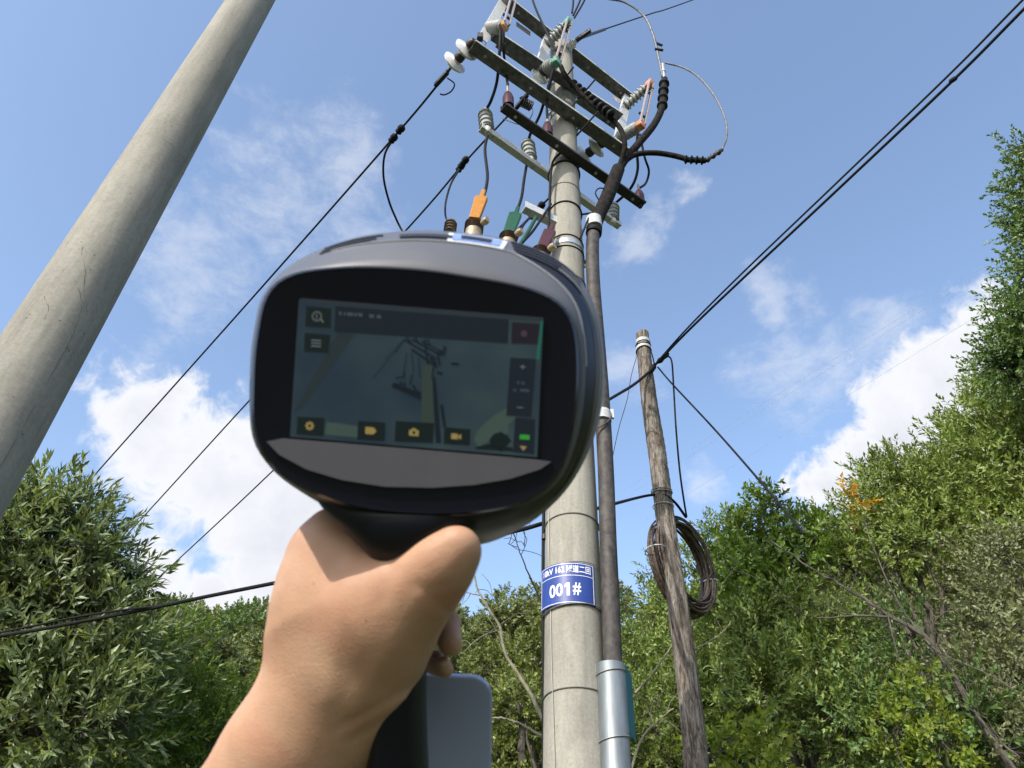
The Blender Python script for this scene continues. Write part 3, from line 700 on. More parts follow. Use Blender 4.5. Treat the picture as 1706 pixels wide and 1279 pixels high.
# number sign, bent round the pole
sz1, sz0 = zfront(946, 938), zfront(946, 1006)
PR = .180
phi0 = math.atan2(CAM[1] - PYY, CAM[0] - PX)                 # direction pole -> viewer
def sgn(u, z, lift=0.0):      # u: arc angle in degrees, + to the right as seen
    q = phi0 + rad(u); return (PX - .007 + (PR + lift) * math.cos(q), PYY + .012 + (PR + lift) * math.sin(q), z)
sign = thing('pole_sign', (PX, PYY - PR, sz0), 'curved blue number sign with white lettering wired round the concrete pole', 'sign')
U0_, U1_ = -67, 43
def arc_sheet(mb, u0, u1, z0, z1, lift, th, seg=30):
    V = []; us = np.linspace(u0, u1, seg)
    for u in us:
        for (zz, l) in ((z0, lift), (z1, lift), (z1, lift + th), (z0, lift + th)): V.append(sgn(u, zz, l))
    F = []
    for i in range(seg - 1):
        for k in range(4): F.append((i * 4 + k, i * 4 + (k + 1) % 4, i * 4 + 4 + (k + 1) % 4, i * 4 + 4 + k))
    F += [(0, 1, 2, 3), tuple((seg - 1) * 4 + k for k in (3, 2, 1, 0))]; mb.add(V, F)
mb = MB(); arc_sheet(mb, U0_, U1_, sz0, sz1, 0, .0022); mb.build('plate', m_bluesign, sign, angle=30)
mb = MB(); arc_sheet(mb, U1_ + .6, U1_ + 27, sz0 + .0, sz1 - .004, -.003, .002); mb.build('plate_fold', m_signback, sign, label='dull folded end of the plate')
H_ = sz1 - sz0; lw = .0030; mb = MB(); zl = sz1 - H_ * .33
for (a, b_) in ((sz0 + .006, sz0 + .006 + lw), (sz1 - .006 - lw, sz1 - .006), (zl, zl + lw)): arc_sheet(mb, U0_ + 2, U1_ - 2.2, a, b_, .0024, .0006)
for u in (U0_ + 2, U1_ - 3.0): arc_sheet(mb, u, u + 1.1, sz0 + .006 + lw, zl, .0024, .0006, 3); arc_sheet(mb, u, u + 1.1, zl + lw, sz1 - .006 - lw, .0024, .0006, 3)
mb.build('border_lines', m_signwhite, sign, angle=30)
def bent_text(body, ua, ub, zc, hgt, name, bold=.0):
    c = bpy.data.curves.new('t', 'FONT'); c.body = body; c.offset = bold; c.resolution_u = 3
    o = bpy.data.objects.new('t', c); COL.objects.link(o)
    bpy.context.view_layer.update()
    dg = bpy.context.evaluated_depsgraph_get(); me = bpy.data.meshes.new_from_object(o.evaluated_get(dg))
    bpy.data.objects.remove(o)
    bm = bmesh.new(); bm.from_mesh(me)
    xs = [v.co.x for v in bm.verts]; ys = [v.co.y for v in bm.verts]; x0, x1, y0, y1 = min(xs), max(xs), min(ys), max(ys)
    for k in range(1, 40):
        bmesh.ops.bisect_plane(bm, geom=bm.verts[:] + bm.edges[:] + bm.faces[:], plane_co=(x0 + (x1 - x0) * k / 40, 0, 0), plane_no=(1, 0, 0))
    q = ORG[sign.name]
    for v in bm.verts:
        u = ua + (ub - ua) * (v.co.x - x0) / (x1 - x0); z = zc + ((v.co.y - y0) / (y1 - y0) - .5) * hgt
        p = sgn(u, z, .0032); v.co = Vector((p[0] - q[0], p[1] - q[1], p[2] - q[2]))
    bm.to_mesh(me); bm.free(); me.materials.clear(); me.materials.append(m_signwhite)
    o = bpy.data.objects.new(name, me); COL.objects.link(o); o.parent = sign; o['label'] = 'white lettering ' + body; return o
bent_text('10kV 162', -57, -12, (zl + sz1) / 2, H_ * .155, 'lettering', .018)
bent_text('隧道二回', -8.5, 35, (zl + sz1) / 2, H_ * .19, 'lettering', .016)
bent_text('00', -41, -15, sz0 + H_ * .34, H_ * .31, 'lettering', .018)
bent_text('#', 2, 16, sz0 + H_ * .345, H_ * .30, 'lettering', .018)
mb = MB(); zc_ = sz0 + H_ * .34; hh_ = H_ * .155
for poly in (((-8.2, -1), (-3.2, -1), (-3.2, 1), (-8.2, 1)), ((-8.2, 1), (-12.2, .62), (-12.2, .28), (-8.2, .55))):
    P_ = [sgn(u_, zc_ + hh_ * v_, .0030) for u_, v_ in poly]; mb.add(P_, [tuple(range(4))])
mb.build('lettering', m_signwhite, sign, smooth=False, label='white numeral 1')
for zz in (sz0 - .004, sz1 + .0):
    mb = MB(); ring(mb, zz, .003, dr=.012, tilt=.012, ph=2.0); mb.build('fixing_wire', m_wire, sign)

# left pole
LX, LY = -2.42, 2.94
v = ray(211, 349); 
_t = 1280 * .285 / 101
q = CAM + v * _t; LX, LY = q[0], q[1]
def lpole_r(z): return .1425 - (z - q[2]) * .0064
lp = thing('concrete_pole', (LX, LY, 0), 'bare concrete pole close by, leaning diagonally across the upper left', 'utility pole')
mb = MB(); shaft(mb, LX, LY, 0, 11.5, lpole_r, 56, 90); mb.build('shaft', m_conc2, lp)
m_crack = mat('crack', (.15, .135, .11), .9)
for pts, r in (([(-30, 835), (0, 780), (45, 700), (85, 625), (118, 565), (133, 520), (133, 490), (122, 462)], .0014), ([(145, 520), (140, 480), (142, 450), (136, 420), (140, 408)], .0008), ([(62, 555), (80, 520), (78, 505), (72, 488)], .0008)):
    mb = MB(); P = smooth_path([onpole(a, b_, LX, LY, lpole_r, 0.0) for a, b_ in pts], 6); P += RNG.normal(0, .0012, P.shape); mb.tube(P, r, 5); mb.build('crack', m_crack, lp)
for zz in (4.95, 7.4):
    mb = MB(); mb.lathe((LX, LY, zz - .006), (LX, LY, zz + .006), [(0, lpole_r(zz) - .001), (.2, lpole_r(zz) + .0007), (.8, lpole_r(zz) + .0007), (1, lpole_r(zz) - .001)], 56); mb.build('mould_joint', m_conc2, lp)

# wooden pole
WYY = 6.5
wc = [(1070.5, 556, 11), (1072, 580, 11.5), (1076, 620, 12.5), (1083, 680, 14), (1092, 740, 15.5), (1100, 800, 16), (1107, 860, 16.5), (1117, 930, 17), (1128, 1000, 18), (1138, 1080, 19.5), (1148, 1160, 20), (1157, 1240, 21), (1163, 1300, 22)]
P = [W(a, b_, WYY) for a, b_, c in wc]; R_ = [c * .94 * depth(p) / FPX for p, (a, b_, c) in zip(P, wc)]
gz = float(terrain_h(P[-1][0], WYY)); P.append(np.array([P[-1][0] + .05, WYY, (P[-1][2] + gz) / 2])); R_.append(R_[-1] * 1.05); P.append(np.array([P[-1][0] + .05, WYY, gz - .1])); R_.append(R_[-1] * 1.05)
sp = smooth_path(P, 16); rr = np.interp(np.linspace(0, 1, len(sp)), np.linspace(0, 1, len(R_)), R_)
wp = thing('wooden_pole', (P[-1][0], WYY, gz), 'grey weathered wooden pole with cracked bark, wire coil hanging on it', 'pole')
mb = MB(); n = 28; V = []
for i, p in enumerate(sp):
    for k in range(n):
        a = 2 * math.pi * k / n
        kn = 1 + .045 * math.sin(3 * a + i * .02) + .03 * math.sin(7 * a + i * .05) + RNG.normal(0, .018)
        V.append(p + rr[i] * kn * np.array([math.cos(a), math.sin(a), 0]))
F = [(i * n + k, i * n + (k + 1) % n, (i + 1) * n + (k + 1) % n, (i + 1) * n + k) for i in range(len(sp) - 1) for k in range(n)]
F.append(tuple(range(n))); mb.add(V, F); mb.build('shaft', m_wood, wp, angle=60)
def wring(px, py, r, mt, nm, h=0, tilt=0.0, dr=.006):
    c = W(px, py, WYY); i = int(np.argmin(np.abs(sp[:, 2] - c[2]))); R1 = rr[i] * 1.06 + dr; mb = MB(); cc = sp[i]
    if h: mb.lathe(cc - np.array([0, 0, h / 2]), cc + np.array([0, 0, h / 2]), [(0, R1 - .004), (0, R1), (1, R1), (1, R1 - .004)], 24)
    else: mb.tube([(cc[0] + R1 * math.cos(q), cc[1] + R1 * math.sin(q), cc[2] + tilt * math.sin(q)) for q in np.linspace(0, 2 * math.pi, 24, endpoint=False)], r, 6, closed=True)
    return mb.build(nm, mt, wp)
m_foil = mat('white_tape', (.50, .51, .52), .5, var=.2, scale=30)
wring(1072, 572, 0, m_foil, 'tape_band', h=.045); wring(1074, 582, 0, m_foil, 'tape_band', h=.045)
wring(1074, 576, .006, m_black, 'wire_band', tilt=.03); wring(1076, 586, .006, m_black, 'wire_band', tilt=-.02); wring(1106, 824, .006, m_wire, 'wire_band', tilt=.02); wring(1100, 818, .004, m_wire, 'wire_band', tilt=.02)
wring(1105, 845, .004, m_foil, 'wire_band', tilt=.01)

# coil of wire on the wooden pole
cc = W(1138, 937, 6.74); ca = math.acos(.74); ex = np.array([math.cos(ca), math.sin(ca), 0]); ez = np.array([0, 0, 1.0]); en = np.cross(ex, ez)
mb = MB(); rng = np.random.default_rng(33)
prev = None; pts = []
for k in range(24):
    R1 = .465 - .0045 * k + rng.normal(0, .012); off = (k % 6 - 2.5) * .030 + rng.normal(0, .008); el = 1 + rng.normal(0, .02); cx = rng.normal(0, .008)
    for q in np.linspace(0, 2 * math.pi, 44, endpoint=False):
        sag = .03 * rng.normal() * 0
        loose = .035 * (k % 4) * max(0, -math.sin(q)) 
        lf = 1 + .10 * max(0, -math.cos(q)) * ((k * 7 % 5) / 5 - .5)
        pts.append(cc + ex * (R1 * lf * math.cos(q) + cx) * .97 + ez * (R1 * el * math.sin(q) - loose) + en * off)
mb.tube(pts, .0095, 6)
coil = mb.build('wire_coil', m_dwire, None, label='large coil of brown-black wire hanging on the wooden pole', category='wire coil')
for sg_, dz_ in ((1, -.06), (-1, -.03)):
    mb = MB(); c1 = cc + ex * .43 * sg_ + ez * dz_
    mb.tube([c1 + .095 * (math.cos(q) * ex * .8 + math.sin(q) * en) for q in np.linspace(0, 6.28, 16, endpoint=False)], .006, 5, closed=True); mb.build('binding', m_foil, coil)

# ------------------------------------------------------------------ cable trunk, galvanised tube, plate
TY = 3.86
tp = [(1030, 282, 4.0), (1022, 303, 3.98), (1012, 328, 3.96), (1001, 352, 3.95), (993, 372, 3.94), (988, 395, 3.93), (987, 430, 3.92), (989, 480, 3.91), (995, 560, 3.9), (1001, 640, 3.9), (1006, 720, 3.88), (1010, 800, 3.88), (1013, 900, 3.87), (1017, 1000, TY), (1021, 1110, TY), (1022, 1160, TY)]
trunk = thing('power_cable', W(1021, 1110, TY), 'thick weathered three-core cable climbing beside the concrete pole and forking at its top', 'cable')
mb = MB(); mb.tube(smooth_path([W(*q_) for q_ in tp], 8), [.055, .058, .058, .056, .054, .053, .053, .052, .052, .052, .050, .049, .049, .049, .049, .049], 18)
mb.build('outer_sheath', m_sheath, trunk)
mb = MB(); mb.tube(smooth_path([W(*q_) for q_ in tp[:5]], 8), [.060, .063, .062, .058, .056], 16); mb.build('breakout_sleeve', m_sleeve, trunk)
c0 = W(990, 380, 3.93); c1 = W(989, 366, 3.93); mb = MB(); mb.lathe(c0, c1, [(0, .060), (0, .068), (1, .068), (1, .060)], 20); mb.build('saddle_clamp', m_foil, trunk)
c0 = W(989, 390, 3.93); c1 = W(990, 384, 3.93); mb = MB(); mb.lathe(c0, c1, [(0, .058), (0, .066), (1, .066), (1, .058)], 20); mb.build('saddle_clamp', m_black, trunk)
c0 = W(1003, 703, 3.88); c1 = W(1002, 688, 3.88); mb = MB(); mb.lathe(c0, c1, [(0, .055), (0, .062), (1, .062), (1, .055)], 20)
mb.box(W(1016, 690, 3.88), (.05, .02, .07)); mb.beam(W(985, 712, 3.9), W(1004, 692, 3.86), .02, .03); mb.build('saddle_clamp', m_foil, trunk)
mb = MB(); mb.tube(smooth_path([W(981, 736, 3.84), W(992, 716, 3.82), W(1010, 705, 3.82), W(1018, 694, 3.86)], 5), .006, 6); mb.build('tie_wire', m_dwire, trunk)
def core(pts, r, nm='core', mt=None, lab=None):
    mb = MB(); mb.tube(smooth_path([W(*q_) for q_ in pts], 10), r, 12); return mb.build(nm, mt or m_sleeve, trunk, label=lab)
core([(1026, 290, 3.99), (1035, 268, 3.97), (1041, 245, 3.9), (1037, 222, 3.86), (1026, 205, 3.84), (1008, 190, 3.82), (985, 172, 3.80), (962, 150, 3.76), (942, 126, 3.70), (934, 110, 3.66)], .024, lab='core sweeping left along the crossarm')
core([(1028, 288, 4.0), (1045, 262, 4.0), (1065, 238, 4.0), (1088, 210, 4.0), (1101, 185, 4.0), (1106, 160, 4.0)], .036, lab='thick core rising right')
core([(1030, 282, 4.0), (1045, 266, 4.0), (1062, 257, 4.0), (1090, 255, 4.0), (1120, 259, 4.0), (1150, 267, 4.0)], .026, lab='core arching out to the right')
def sheds(a, b, r0, r1, k, mt, nm, parent, n=18):
    prof = [(0, r0)]
    for i in range(k):
        t = (i + .1) / k; w_ = 1.0 / k
        prof += [(t, r0), (t + w_ * .12, r1), (t + w_ * .30, r1 * .97), (t + w_ * .55, r0)]
    prof.append((1, r0)); mb = MB(); mb.lathe(a, b, prof, n); return mb.build(nm, mt, parent, angle=50)
sheds(W(1103, 180, 4.0), W(1107, 132, 4.0), .034, .056, 4, m_black, 'termination_sheds', trunk)
mb = MB(); mb.lathe(W(1107, 134, 4.0), W(1104, 108, 4.0), [(0, .020), (.5, .020), (.5, .026), (1, .022)], 12); mb.build('terminal_lug', m_galv, trunk)
sheds(W(1140, 266, 4.0), W(1176, 268, 3.97), .026, .042, 4, m_black, 'termination_sheds', trunk)
sheds(W(1176, 268, 3.97), W(1203, 250, 3.95), .018, .028, 3, m_dsteel, 'termination_sheds', trunk)
for k in range(9):
    t = k / 8; a = W(1020 - 62 * t, 192 - 50 * t, 3.78); b_ = W(1014 - 62 * t, 187 - 50 * t, 3.78)
    mb = MB(); mb.lathe(a, b_, [(0, .026), (.3, .044), (.6, .042), (1, .026)], 14); mb.build('shed', m_black, trunk)
mb = MB()
Pj = smooth_path([W(1203, 250, 3.95), W(1211, 225, 3.95), W(1207, 195, 3.95), W(1190, 160, 3.97), (W(1165, 130, 3.98)), W(1138, 113, 3.99), W(1108, 105, 4.0)], 8)
mb.tube(Pj, .010, 8)
mb.build('earth_lead', m_steel, None, label='thin lead looping from the right cable end back up to the tall termination', category='cable')
mb = MB(); mb.tube(smooth_path([W(960, -40, 3.7), W(1000, -6, 3.75), W(1040, 4, 3.8), (W(1072, 26, 3.85)), W(1088, 58, 3.9), W(1097, 95, 3.97), W(1104, 128, 4.0)], 8), [.011, .011, .014, .016], 10)
jl = mb.build('jumper_cable', m_steel, None, label='grey jumper arching over from the top edge down to the tall termination', category='cable')
for k, (a, b_) in enumerate((((1093, 72), (1103, 76)), ((1091, 82), (1105, 84)))):
    mb = MB(); mb.tube([W(*a, 3.94), W(*b_, 3.94)], .015, 8); mb.build('parallel_clamp', m_black, jl)

gx = W(1019, 1150, 3.88); ztop = W(1019, 1106, 3.86)[2]
tube_ = thing('cable_guard_tube', (gx[0], 3.88, 0), 'shiny galvanised steel tube round the thick cable at the bottom beside the concrete pole', 'tube')
mb = MB(); r_ = .0745
mb.lathe((gx[0], 3.88, 0), (gx[0], 3.88, ztop), [(0, r_), (.999, r_), (1, r_ - .002), (1, r_ - .006), (.97, r_ - .006)], 40); mb.build('tube', m_galvp, tube_)
for py in (1114, 1226):
    zz = W(1019, py, 3.80)[2]; mb = MB()
    mb.tube([(gx[0] + (r_ + .004) * math.cos(q), 3.88 + (r_ + .004) * math.sin(q), zz + .014 * math.cos(q)) for q in np.linspace(0, 2 * math.pi, 30, endpoint=False)], .0026, 5, closed=True); mb.build('binding_wire', m_wire, tube_)
pl = W(1050, 1165, 3.9)
mb = MB(); za, zb = W(1050, 1112, 3.9)[2], W(1050, 1226, 3.9)[2]
mb.box((gx[0] + r_ + .022, 3.93, (za + zb) / 2), (.17, .003, za - zb), ((math.sin(rad(20)), math.cos(rad(20)), 0), (math.cos(rad(20)), -math.sin(rad(20)), 0), (0, 0, 1)))
mb.build('plate', m_teal, None, label='small teal-blue metal plate seen edge-on, wired to the galvanised tube', category='plate')

# ------------------------------------------------------------------ disconnect switches
def wire(pts, r, name, label, mt=None, cat='wire', group=None, per=8, n=8):
    mb = MB(); P = smooth_path([W(*p_) for p_ in pts], per); mb.tube(P, r, n)
    return mb.build(name, mt or m_black, None, label=label, category=cat, group=group)
def switch(T, B, cap_hi, cap_lo, capm, label):
    T = W(*T); B = W(*B); root = thing('disconnect_switch', B, label, 'disconnect switch')
    d = (B - T) / np.linalg.norm(B - T)
    mb = MB(); nrm = NDIR; side = np.cross(d, nrm); side /= np.linalg.norm(side); w = .10
    mb.box((T + B) / 2, (np.linalg.norm(B - T), .008, w), (d, nrm, side))
    for s in (-1, 1): mb.box((T + B) / 2 - nrm * .022 + side * s * (w / 2 - .004), (np.linalg.norm(B - T), .04, .006), (d, nrm, side))
    mb.build('base_channel', m_lgalv, root, smooth=False)
    for f, cap in ((.22, cap_hi), (.80, cap_lo)):
        a = T + (B - T) * f; c = W(*cap); e = a + (c - a) * .86
        sheds(a + (c - a) * .03, e, .042, .066, 6, m_grey, 'post_insulator', root)
        mb = MB(); ax = (c - a) / np.linalg.norm(c - a)
        mb.box(c, (.09, .085, .12), (ax, np.cross(ax, d) / np.linalg.norm(np.cross(ax, d)), d), .02); mb.build('terminal_cover', capm, root, angle=60)
    a, c = W(*cap_hi), W(*cap_lo); o_ = NDIR * .03
    mb = MB(); sd_ = np.cross((a - c) / np.linalg.norm(a - c), NDIR)
    for s in (-1, 1): mb.beam(a + o_ + sd_ * .028 * s, c + o_ + sd_ * .028 * s, .012, .035, NDIR)
    mb.build('blade', m_pink, root, smooth=False)
    mb = MB(); q_ = c + (a - c) * .22; mb.tube([q_ - sd_ * .05, q_ + sd_ * .05], .014, 8); q_ = c + (a - c) * .8; mb.tube([q_ - sd_ * .05, q_ + sd_ * .05], .014, 8); mb.tube([q_, q_ + NDIR * .07, q_ + NDIR * .08 - np.array([0, 0, .05])], .008, 6)
    mb.build('hinge_pin', m_dsteel, root)
    return root
switch((849, -14, 3.62), (804, 66, 3.33), (858, -18, 3.35), (841, 44, 3.2), m_yellow, 'left disconnect switch with the yellow cover, cut by the top edge')
switch((915, 58, 3.90), (893, 140, 3.70), (946, 38, 3.68), (927, 104, 3.55), m_lgreen, 'middle disconnect switch with pale green covers at the pole top')
switch((1046, 160, 4.55), (1028, 250, 4.28), (1082, 141, 4.28), (1067, 209, 4.1), m_orange, 'right disconnect switch with salmon-orange covers')

# ------------------------------------------------------------------ post insulators and arresters
def post_ins(pb, pt, y, r, label, mt=m_grey, k=4):
    a, c = W(*pb, y), W(*pt, y); root = thing('post_insulator', a, label, 'insulator', 'grey ribbed insulators on the bright crossarm')
    mb = MB(); mb.lathe(a, a + (c - a) * .22, [(0, r * .35), (.2, r * .55), (.9, r * .6), (1, r * .5)], 18); mb.build('base_fitting', m_white, root)
    sheds(a + (c - a) * .2, c, r * .80, r, k, mt, 'ribbed_body', root, 24)
    mb = MB(); mb.lathe(c, c + (c - a) * .14, [(0, r * .8), (.3, r * .35), (1, r * .2)], 14); mb.build('top_fitting', m_galv, root)
    return root
post_ins((812, 222), (808, 188), 3.75, .070, 'grey ribbed insulator at the left end of the bright crossarm')
post_ins((884, 272), (879, 238), 4.06, .070, 'grey ribbed insulator midway between the left end and the concrete pole')
post_ins((1020, 373), (1021, 343), 4.68, .070, 'grey ribbed insulator on the bright crossarm right of the thick cable')
def arrester(pb, pt, y, r, label):
    a, c = W(*pb, y), W(*pt, y); root = thing('surge_arrester', a, label, 'surge arrester', 'dark red arrester caps on the black crossarm')
    mb = MB(); mb.lathe(a, c, [(0, r), (.55, r), (.8, r * .75), (1, r * .3)], 18); mb.build('cap', m_red, root)
    mb = MB(); mb.lathe(c, c + (c - a) * .45, [(0, r * .3), (1, r * .18)], 10); mb.build('neck', m_brass, root)
    mb = MB(); mb.lathe(a - (c - a) * .35, a, [(0, r * .4), (.5, r * .4), (.5, r * .7), (1, r * .7)], 12); mb.build('stud', m_dsteel, root)
arrester((847, 178), (846, 154), 3.43, .050, 'dark red arrester cap at the left end of the black crossarm')
arrester((912, 226), (912, 204), 3.70, .048, 'dark red arrester cap against the left edge of the concrete pole')
arrester((1066, 338), (1064, 317), 4.32, .048, 'dark red arrester cap at the right end of the black crossarm')

# strain insulators: two white discs each
def strain(att, d1, d2, clampp, label, rr=.118):
    A_, C1, C2, K = [np.array(WZ(*q_)) for q_ in (att, d1, d2, clampp)]
    ax = (C2 - C1) / np.linalg.norm(C2 - C1)
    root = thing('strain_insulator', A_, label, 'strain insulator')
    for C_ in (C1, C2):
        mb = MB(); mb.lathe(C_ - ax * .05, C_ + ax * .055, [(0, .040), (.25, .045), (.38, rr * .8), (.47, rr), (.60, rr * .97), (.68, rr * .55), (.75, rr * .75), (.8, rr * .4), (1, .035)], 28); mb.build('disc', m_white, root, angle=60)
        mb = MB(); mb.lathe(C_ - ax * .115, C_ - ax * .03, [(0, .030), (.3, .048), (.8, .050), (1, .036)], 16); mb.build('metal_cap', m_dsteel, root)
    mb = MB(); mb.tube([A_, C1, C2, K], .014, 8)
    mb.build('link_rod', m_dsteel, root, angle=30); mb = MB(); mb.box(A_, (.05, .05, .08)); mb.build('shackle', m_dsteel, root)
    mb = MB(); mb.beam(K - ax * .02, K + ax * .17, .04, .06, bev=.01); mb.tube([K + ax * .02 + NDIR * .05, K + ax * .02 - NDIR * .05], .015, 8); mb.tube([K + ax * .10 + NDIR * .05, K + ax * .10 - NDIR * .05], .015, 8)
    mb.build('line_clamp', m_dsteel, root)
    return root
strain((800, 62, 8.42), (777, 83, 8.42), (758, 104, 8.42), (744, 122, 8.42), 'left pair of white discs holding the outermost line')
strain((912, 112, 8.9), (899, 127, 8.9), (887, 141, 8.9), (877, 160, 8.9), 'half-hidden white disc pair behind the third crossarm left of the pole', .10)
strain((1010, 232, 8.4), (994, 245, 8.4), (974, 260, 8.4), (962, 272, 8.4), 'white disc pair just right of the concrete pole under the third crossarm')
strain((938, 85, 9.9), (947, 78, 9.9), (954, 73, 9.9), (962, 66, 9.9), 'far-side strain insulator at the pole top toward the upper right', .055)

# lines leaving to the lower left, the two on either side of the handheld hidden in part
def extend(a, b, f): return a + (b - a) * f
def line(pts, r, label, grp, cat='overhead line', mt=None, name='overhead_line', sag=.0):
    P = np.array(pts, float); Q = smooth_path(P, 10)
    mb = MB(); mb.tube(Q, r, 8); return mb.build(name, mt or m_black, None, label=label, category=cat, group=grp)
GL = 'three lines running from the crossarm to the lower left'
a = WZ(738, 131, 8.42); b_ = WZ(137, 815, 8.1); m_ = WZ(655, 230, 8.38)
l1 = line([a, m_, WZ(420, 497, 8.22), b_, extend(a, b_, 1.7)], .0105, 'uppermost overhead line, passing the handheld left of its bezel down to the left tree', GL)
a = WZ(872, 166, 8.85); b_ = WZ(210, 893, 8.2)
l2 = line([a, WZ(775, 270, 8.6), WZ(680, 380, 8.45), WZ(415, 668, 8.25), b_, extend(WZ(415, 668, 8.25), b_, 1.8)], .0105, 'middle overhead line, going behind the handheld and out toward the left tree', GL)
a = WZ(960, 274, 8.38); b_ = WZ(240, 985, 8.0)
l3 = line([a, WZ(900, 345, 8.1), WZ(452, 787, 8.0), b_, extend(WZ(452, 787, 8.0), b_, 1.6)], .0105, 'lowest overhead line, leaving the handheld at its lower left corner', GL)
def conn(a, b_, y1, y2, parent):
    for (px, py), (dx, dy) in zip(a, b_):
        p0, p1 = WZ(px - dx, py - dy, y1), WZ(px + dx, py + dy, y2); mb = MB(); mb.lathe(p0, p1, [(0, .018), (.15, .036), (.45, .030), (.55, .040), (.85, .036), (1, .018)], 10); mb.build('connector', m_black, parent)
conn([(667, 216), (655, 231)], [(5, -6), (5, -6)], 8.38, 8.38, l1)
conn([(774, 269), (767, 279)], [(5, -7), (5, -7)], 8.6, 8.6, l2)
conn([(901, 344), (888, 358)], [(5, -6), (5, -6)], 8.1, 8.1, l3)
mb = MB(); mb.tube(smooth_path([WZ(655, 232, 8.37), WZ(641, 258, 8.3), WZ(639, 295, 8.2), WZ(648, 335, 8.1), WZ(660, 365, 8.0), WZ(669, 383, 7.9), WZ(690, 420, 7.6)], 8), .011, 8)
mb.build('drop_lead', m_black, None, label='dark lead curving down from the outermost line connector to behind the handheld', category='wire')
mb = MB(); mb.tube(smooth_path([WZ(767, 280, 8.6), WZ(752, 305, 8.2), WZ(743, 335, 7.6), WZ(742, 358, 7.0), W(747, 372, 3.62)], 8), [.011, .011, .009, .007], 8)
mb.build('drop_lead', m_black, None, label='lead curving down from the middle line connector to the small brown bushing', category='wire')
mb = MB(); mb.tube(smooth_path([WZ(884, 362, 8.0), W(872, 375, 4.2), W(862, 396, 4.1), W(852, 425, 4.0)], 8), .011, 8)
mb.build('drop_lead', m_black, None, label='short lead from the lowest line connector down behind the handheld by the green boot', category='wire')
# helical dead-end grip
mb = MB(); q0, q1 = W(866, 168, 4.0), W(886, 178, 4.0); ax = (q1 - q0); 
pts = []
for t in np.linspace(0, 1, 90):
    a = t * 6 * 2 * math.pi; c = q0 + ax * t; pts.append(c + .045 * (math.cos(a) * np.array([0, 0, 1]) + math.sin(a) * NDIR))
mb.tube(pts, .009, 6); mb.tube(smooth_path([q1, W(887, 190, 4.0), W(876, 205, 4.0), W(862, 207, 4.0), W(838, 198, 4.0)], 6), .005, 6)
mb.build('spring_coil', m_dsteel, None, label='small dark coiled wire beside the left dark red arrester cap', category='wire coil')
mb = MB(); mb.tube(smooth_path([WZ(745, 130, 8.42), WZ(757, 140, 8.4), WZ(752, 152, 8.35), WZ(741, 158, 8.3), WZ(733, 157, 8.3)], 6), .007, 6)
mb.build('wire_tail', m_black, None, label='short curled wire end below the left white disc pair', category='wire')

# pole-top line to the upper right
a = WZ(965, 64, 9.9)
up_ = line([a, W(1010, 48, 4.6), W(1085, 23, 5.2), W(1160, -2, 5.9), W(1400, -90, 8.5)], .010, 'single line leaving the pole top toward the upper right edge', None)
mb = MB(); mb.tube([a, W(1008, 49, 4.58)], .020, 10); mb.build('splice_sleeve', m_dsteel, up_)
# jumpers between switches, arresters and insulators
YW = 'thin black jumper wires between switches and crossarms'
wire([(834, 52, 3.2), (832, 90, 3.3), (828, 135, 3.5), (818, 168, 3.6), (809, 184, 3.75)], .014, 'jumper_wire', 'black jumper from the yellow switch cover to the leftmost grey insulator')
wire([(839, 56, 3.2), (839, 85, 3.3), (843, 120, 3.45), (846, 143, 3.43)], .012, 'jumper_wire', 'black jumper from the yellow switch cover to the left dark red cap')
wire([(812, 226, 3.75), (808, 250, 3.72), (812, 290, 3.66), (810, 312, 3.6), (806, 326, 3.58)], .013, 'jumper_wire', 'black jumper from the leftmost grey insulator down to the yellow boot')
wire([(922, 116, 3.55), (912, 150, 3.65), (900, 190, 3.8), (885, 220, 3.92), (880, 236, 4.06)], .014, 'jumper_wire', 'black jumper from the green switch cover to the grey insulator near the pole')
wire([(923, 116, 3.55), (914, 150, 3.65), (911, 180, 3.68), (912, 200, 3.70)], .012, 'jumper_wire', 'black jumper from the green switch cover to the dark red cap on the pole edge')
wire([(877, 277, 4.06), (873, 300, 3.95), (869, 328, 3.9), (862, 350, 3.85)], .013, 'jumper_wire', 'black jumper from the second grey insulator down to the green boot')
wire([(1062, 222, 4.1), (1061, 250, 4.2), (1062, 285, 4.35), (1050, 315, 4.5), (1024, 340, 4.68)], .014, 'jumper_wire', 'black jumper from the orange switch cover to the right grey insulator')
wire([(1066, 224, 4.1), (1074, 262, 4.2), (1081, 285, 4.3), (1076, 305, 4.38), (1065, 314, 4.32)], .012, 'jumper_wire', 'black jumper from the orange switch cover to the right dark red cap')
wire([(878, -30, 3.5), (890, 8, 3.55), (903, 38, 3.6), (920, 72, 3.6), (934, 98, 3.6)], .012, 'jumper_wire', 'black wire slanting down from the top edge to the green switch')
wire([(952, -30, 3.6), (955, 0, 3.65), (953, 22, 3.68)], .011, 'jumper_wire', 'left of the short wires above the green switch at the top edge')
wire([(976, -30, 3.6), (966, 2, 3.65), (955, 26, 3.68)], .011, 'jumper_wire', 'middle of the short wires above the green switch at the top edge')
wire([(990, -40, 3.6), (974, 0, 3.65), (957, 30, 3.68)], .011, 'jumper_wire', 'right of the short wires above the green switch at the top edge')
wire([(938, 252, 3.84), (922, 268, 3.80), (917, 300, 3.82), (916, 340, 3.83), (914, 380, 3.84), (914, 420, 3.86)], .011, 'jumper_wire', 'black wire hugging the left edge of the concrete pole below the black crossarm')
wire([(966, 358, 4.0), (980, 356, 3.98), (1000, 354, 3.98)], .009, 'jumper_wire', 'short black wire from the concrete pole to the thick cable')
wire([(1010, 315, 3.95), (998, 314, 3.9), (992, 322, 3.9), (998, 334, 3.92)], .006, 'wire_tail', 'small loose wire loop on the left of the thick cable fork')
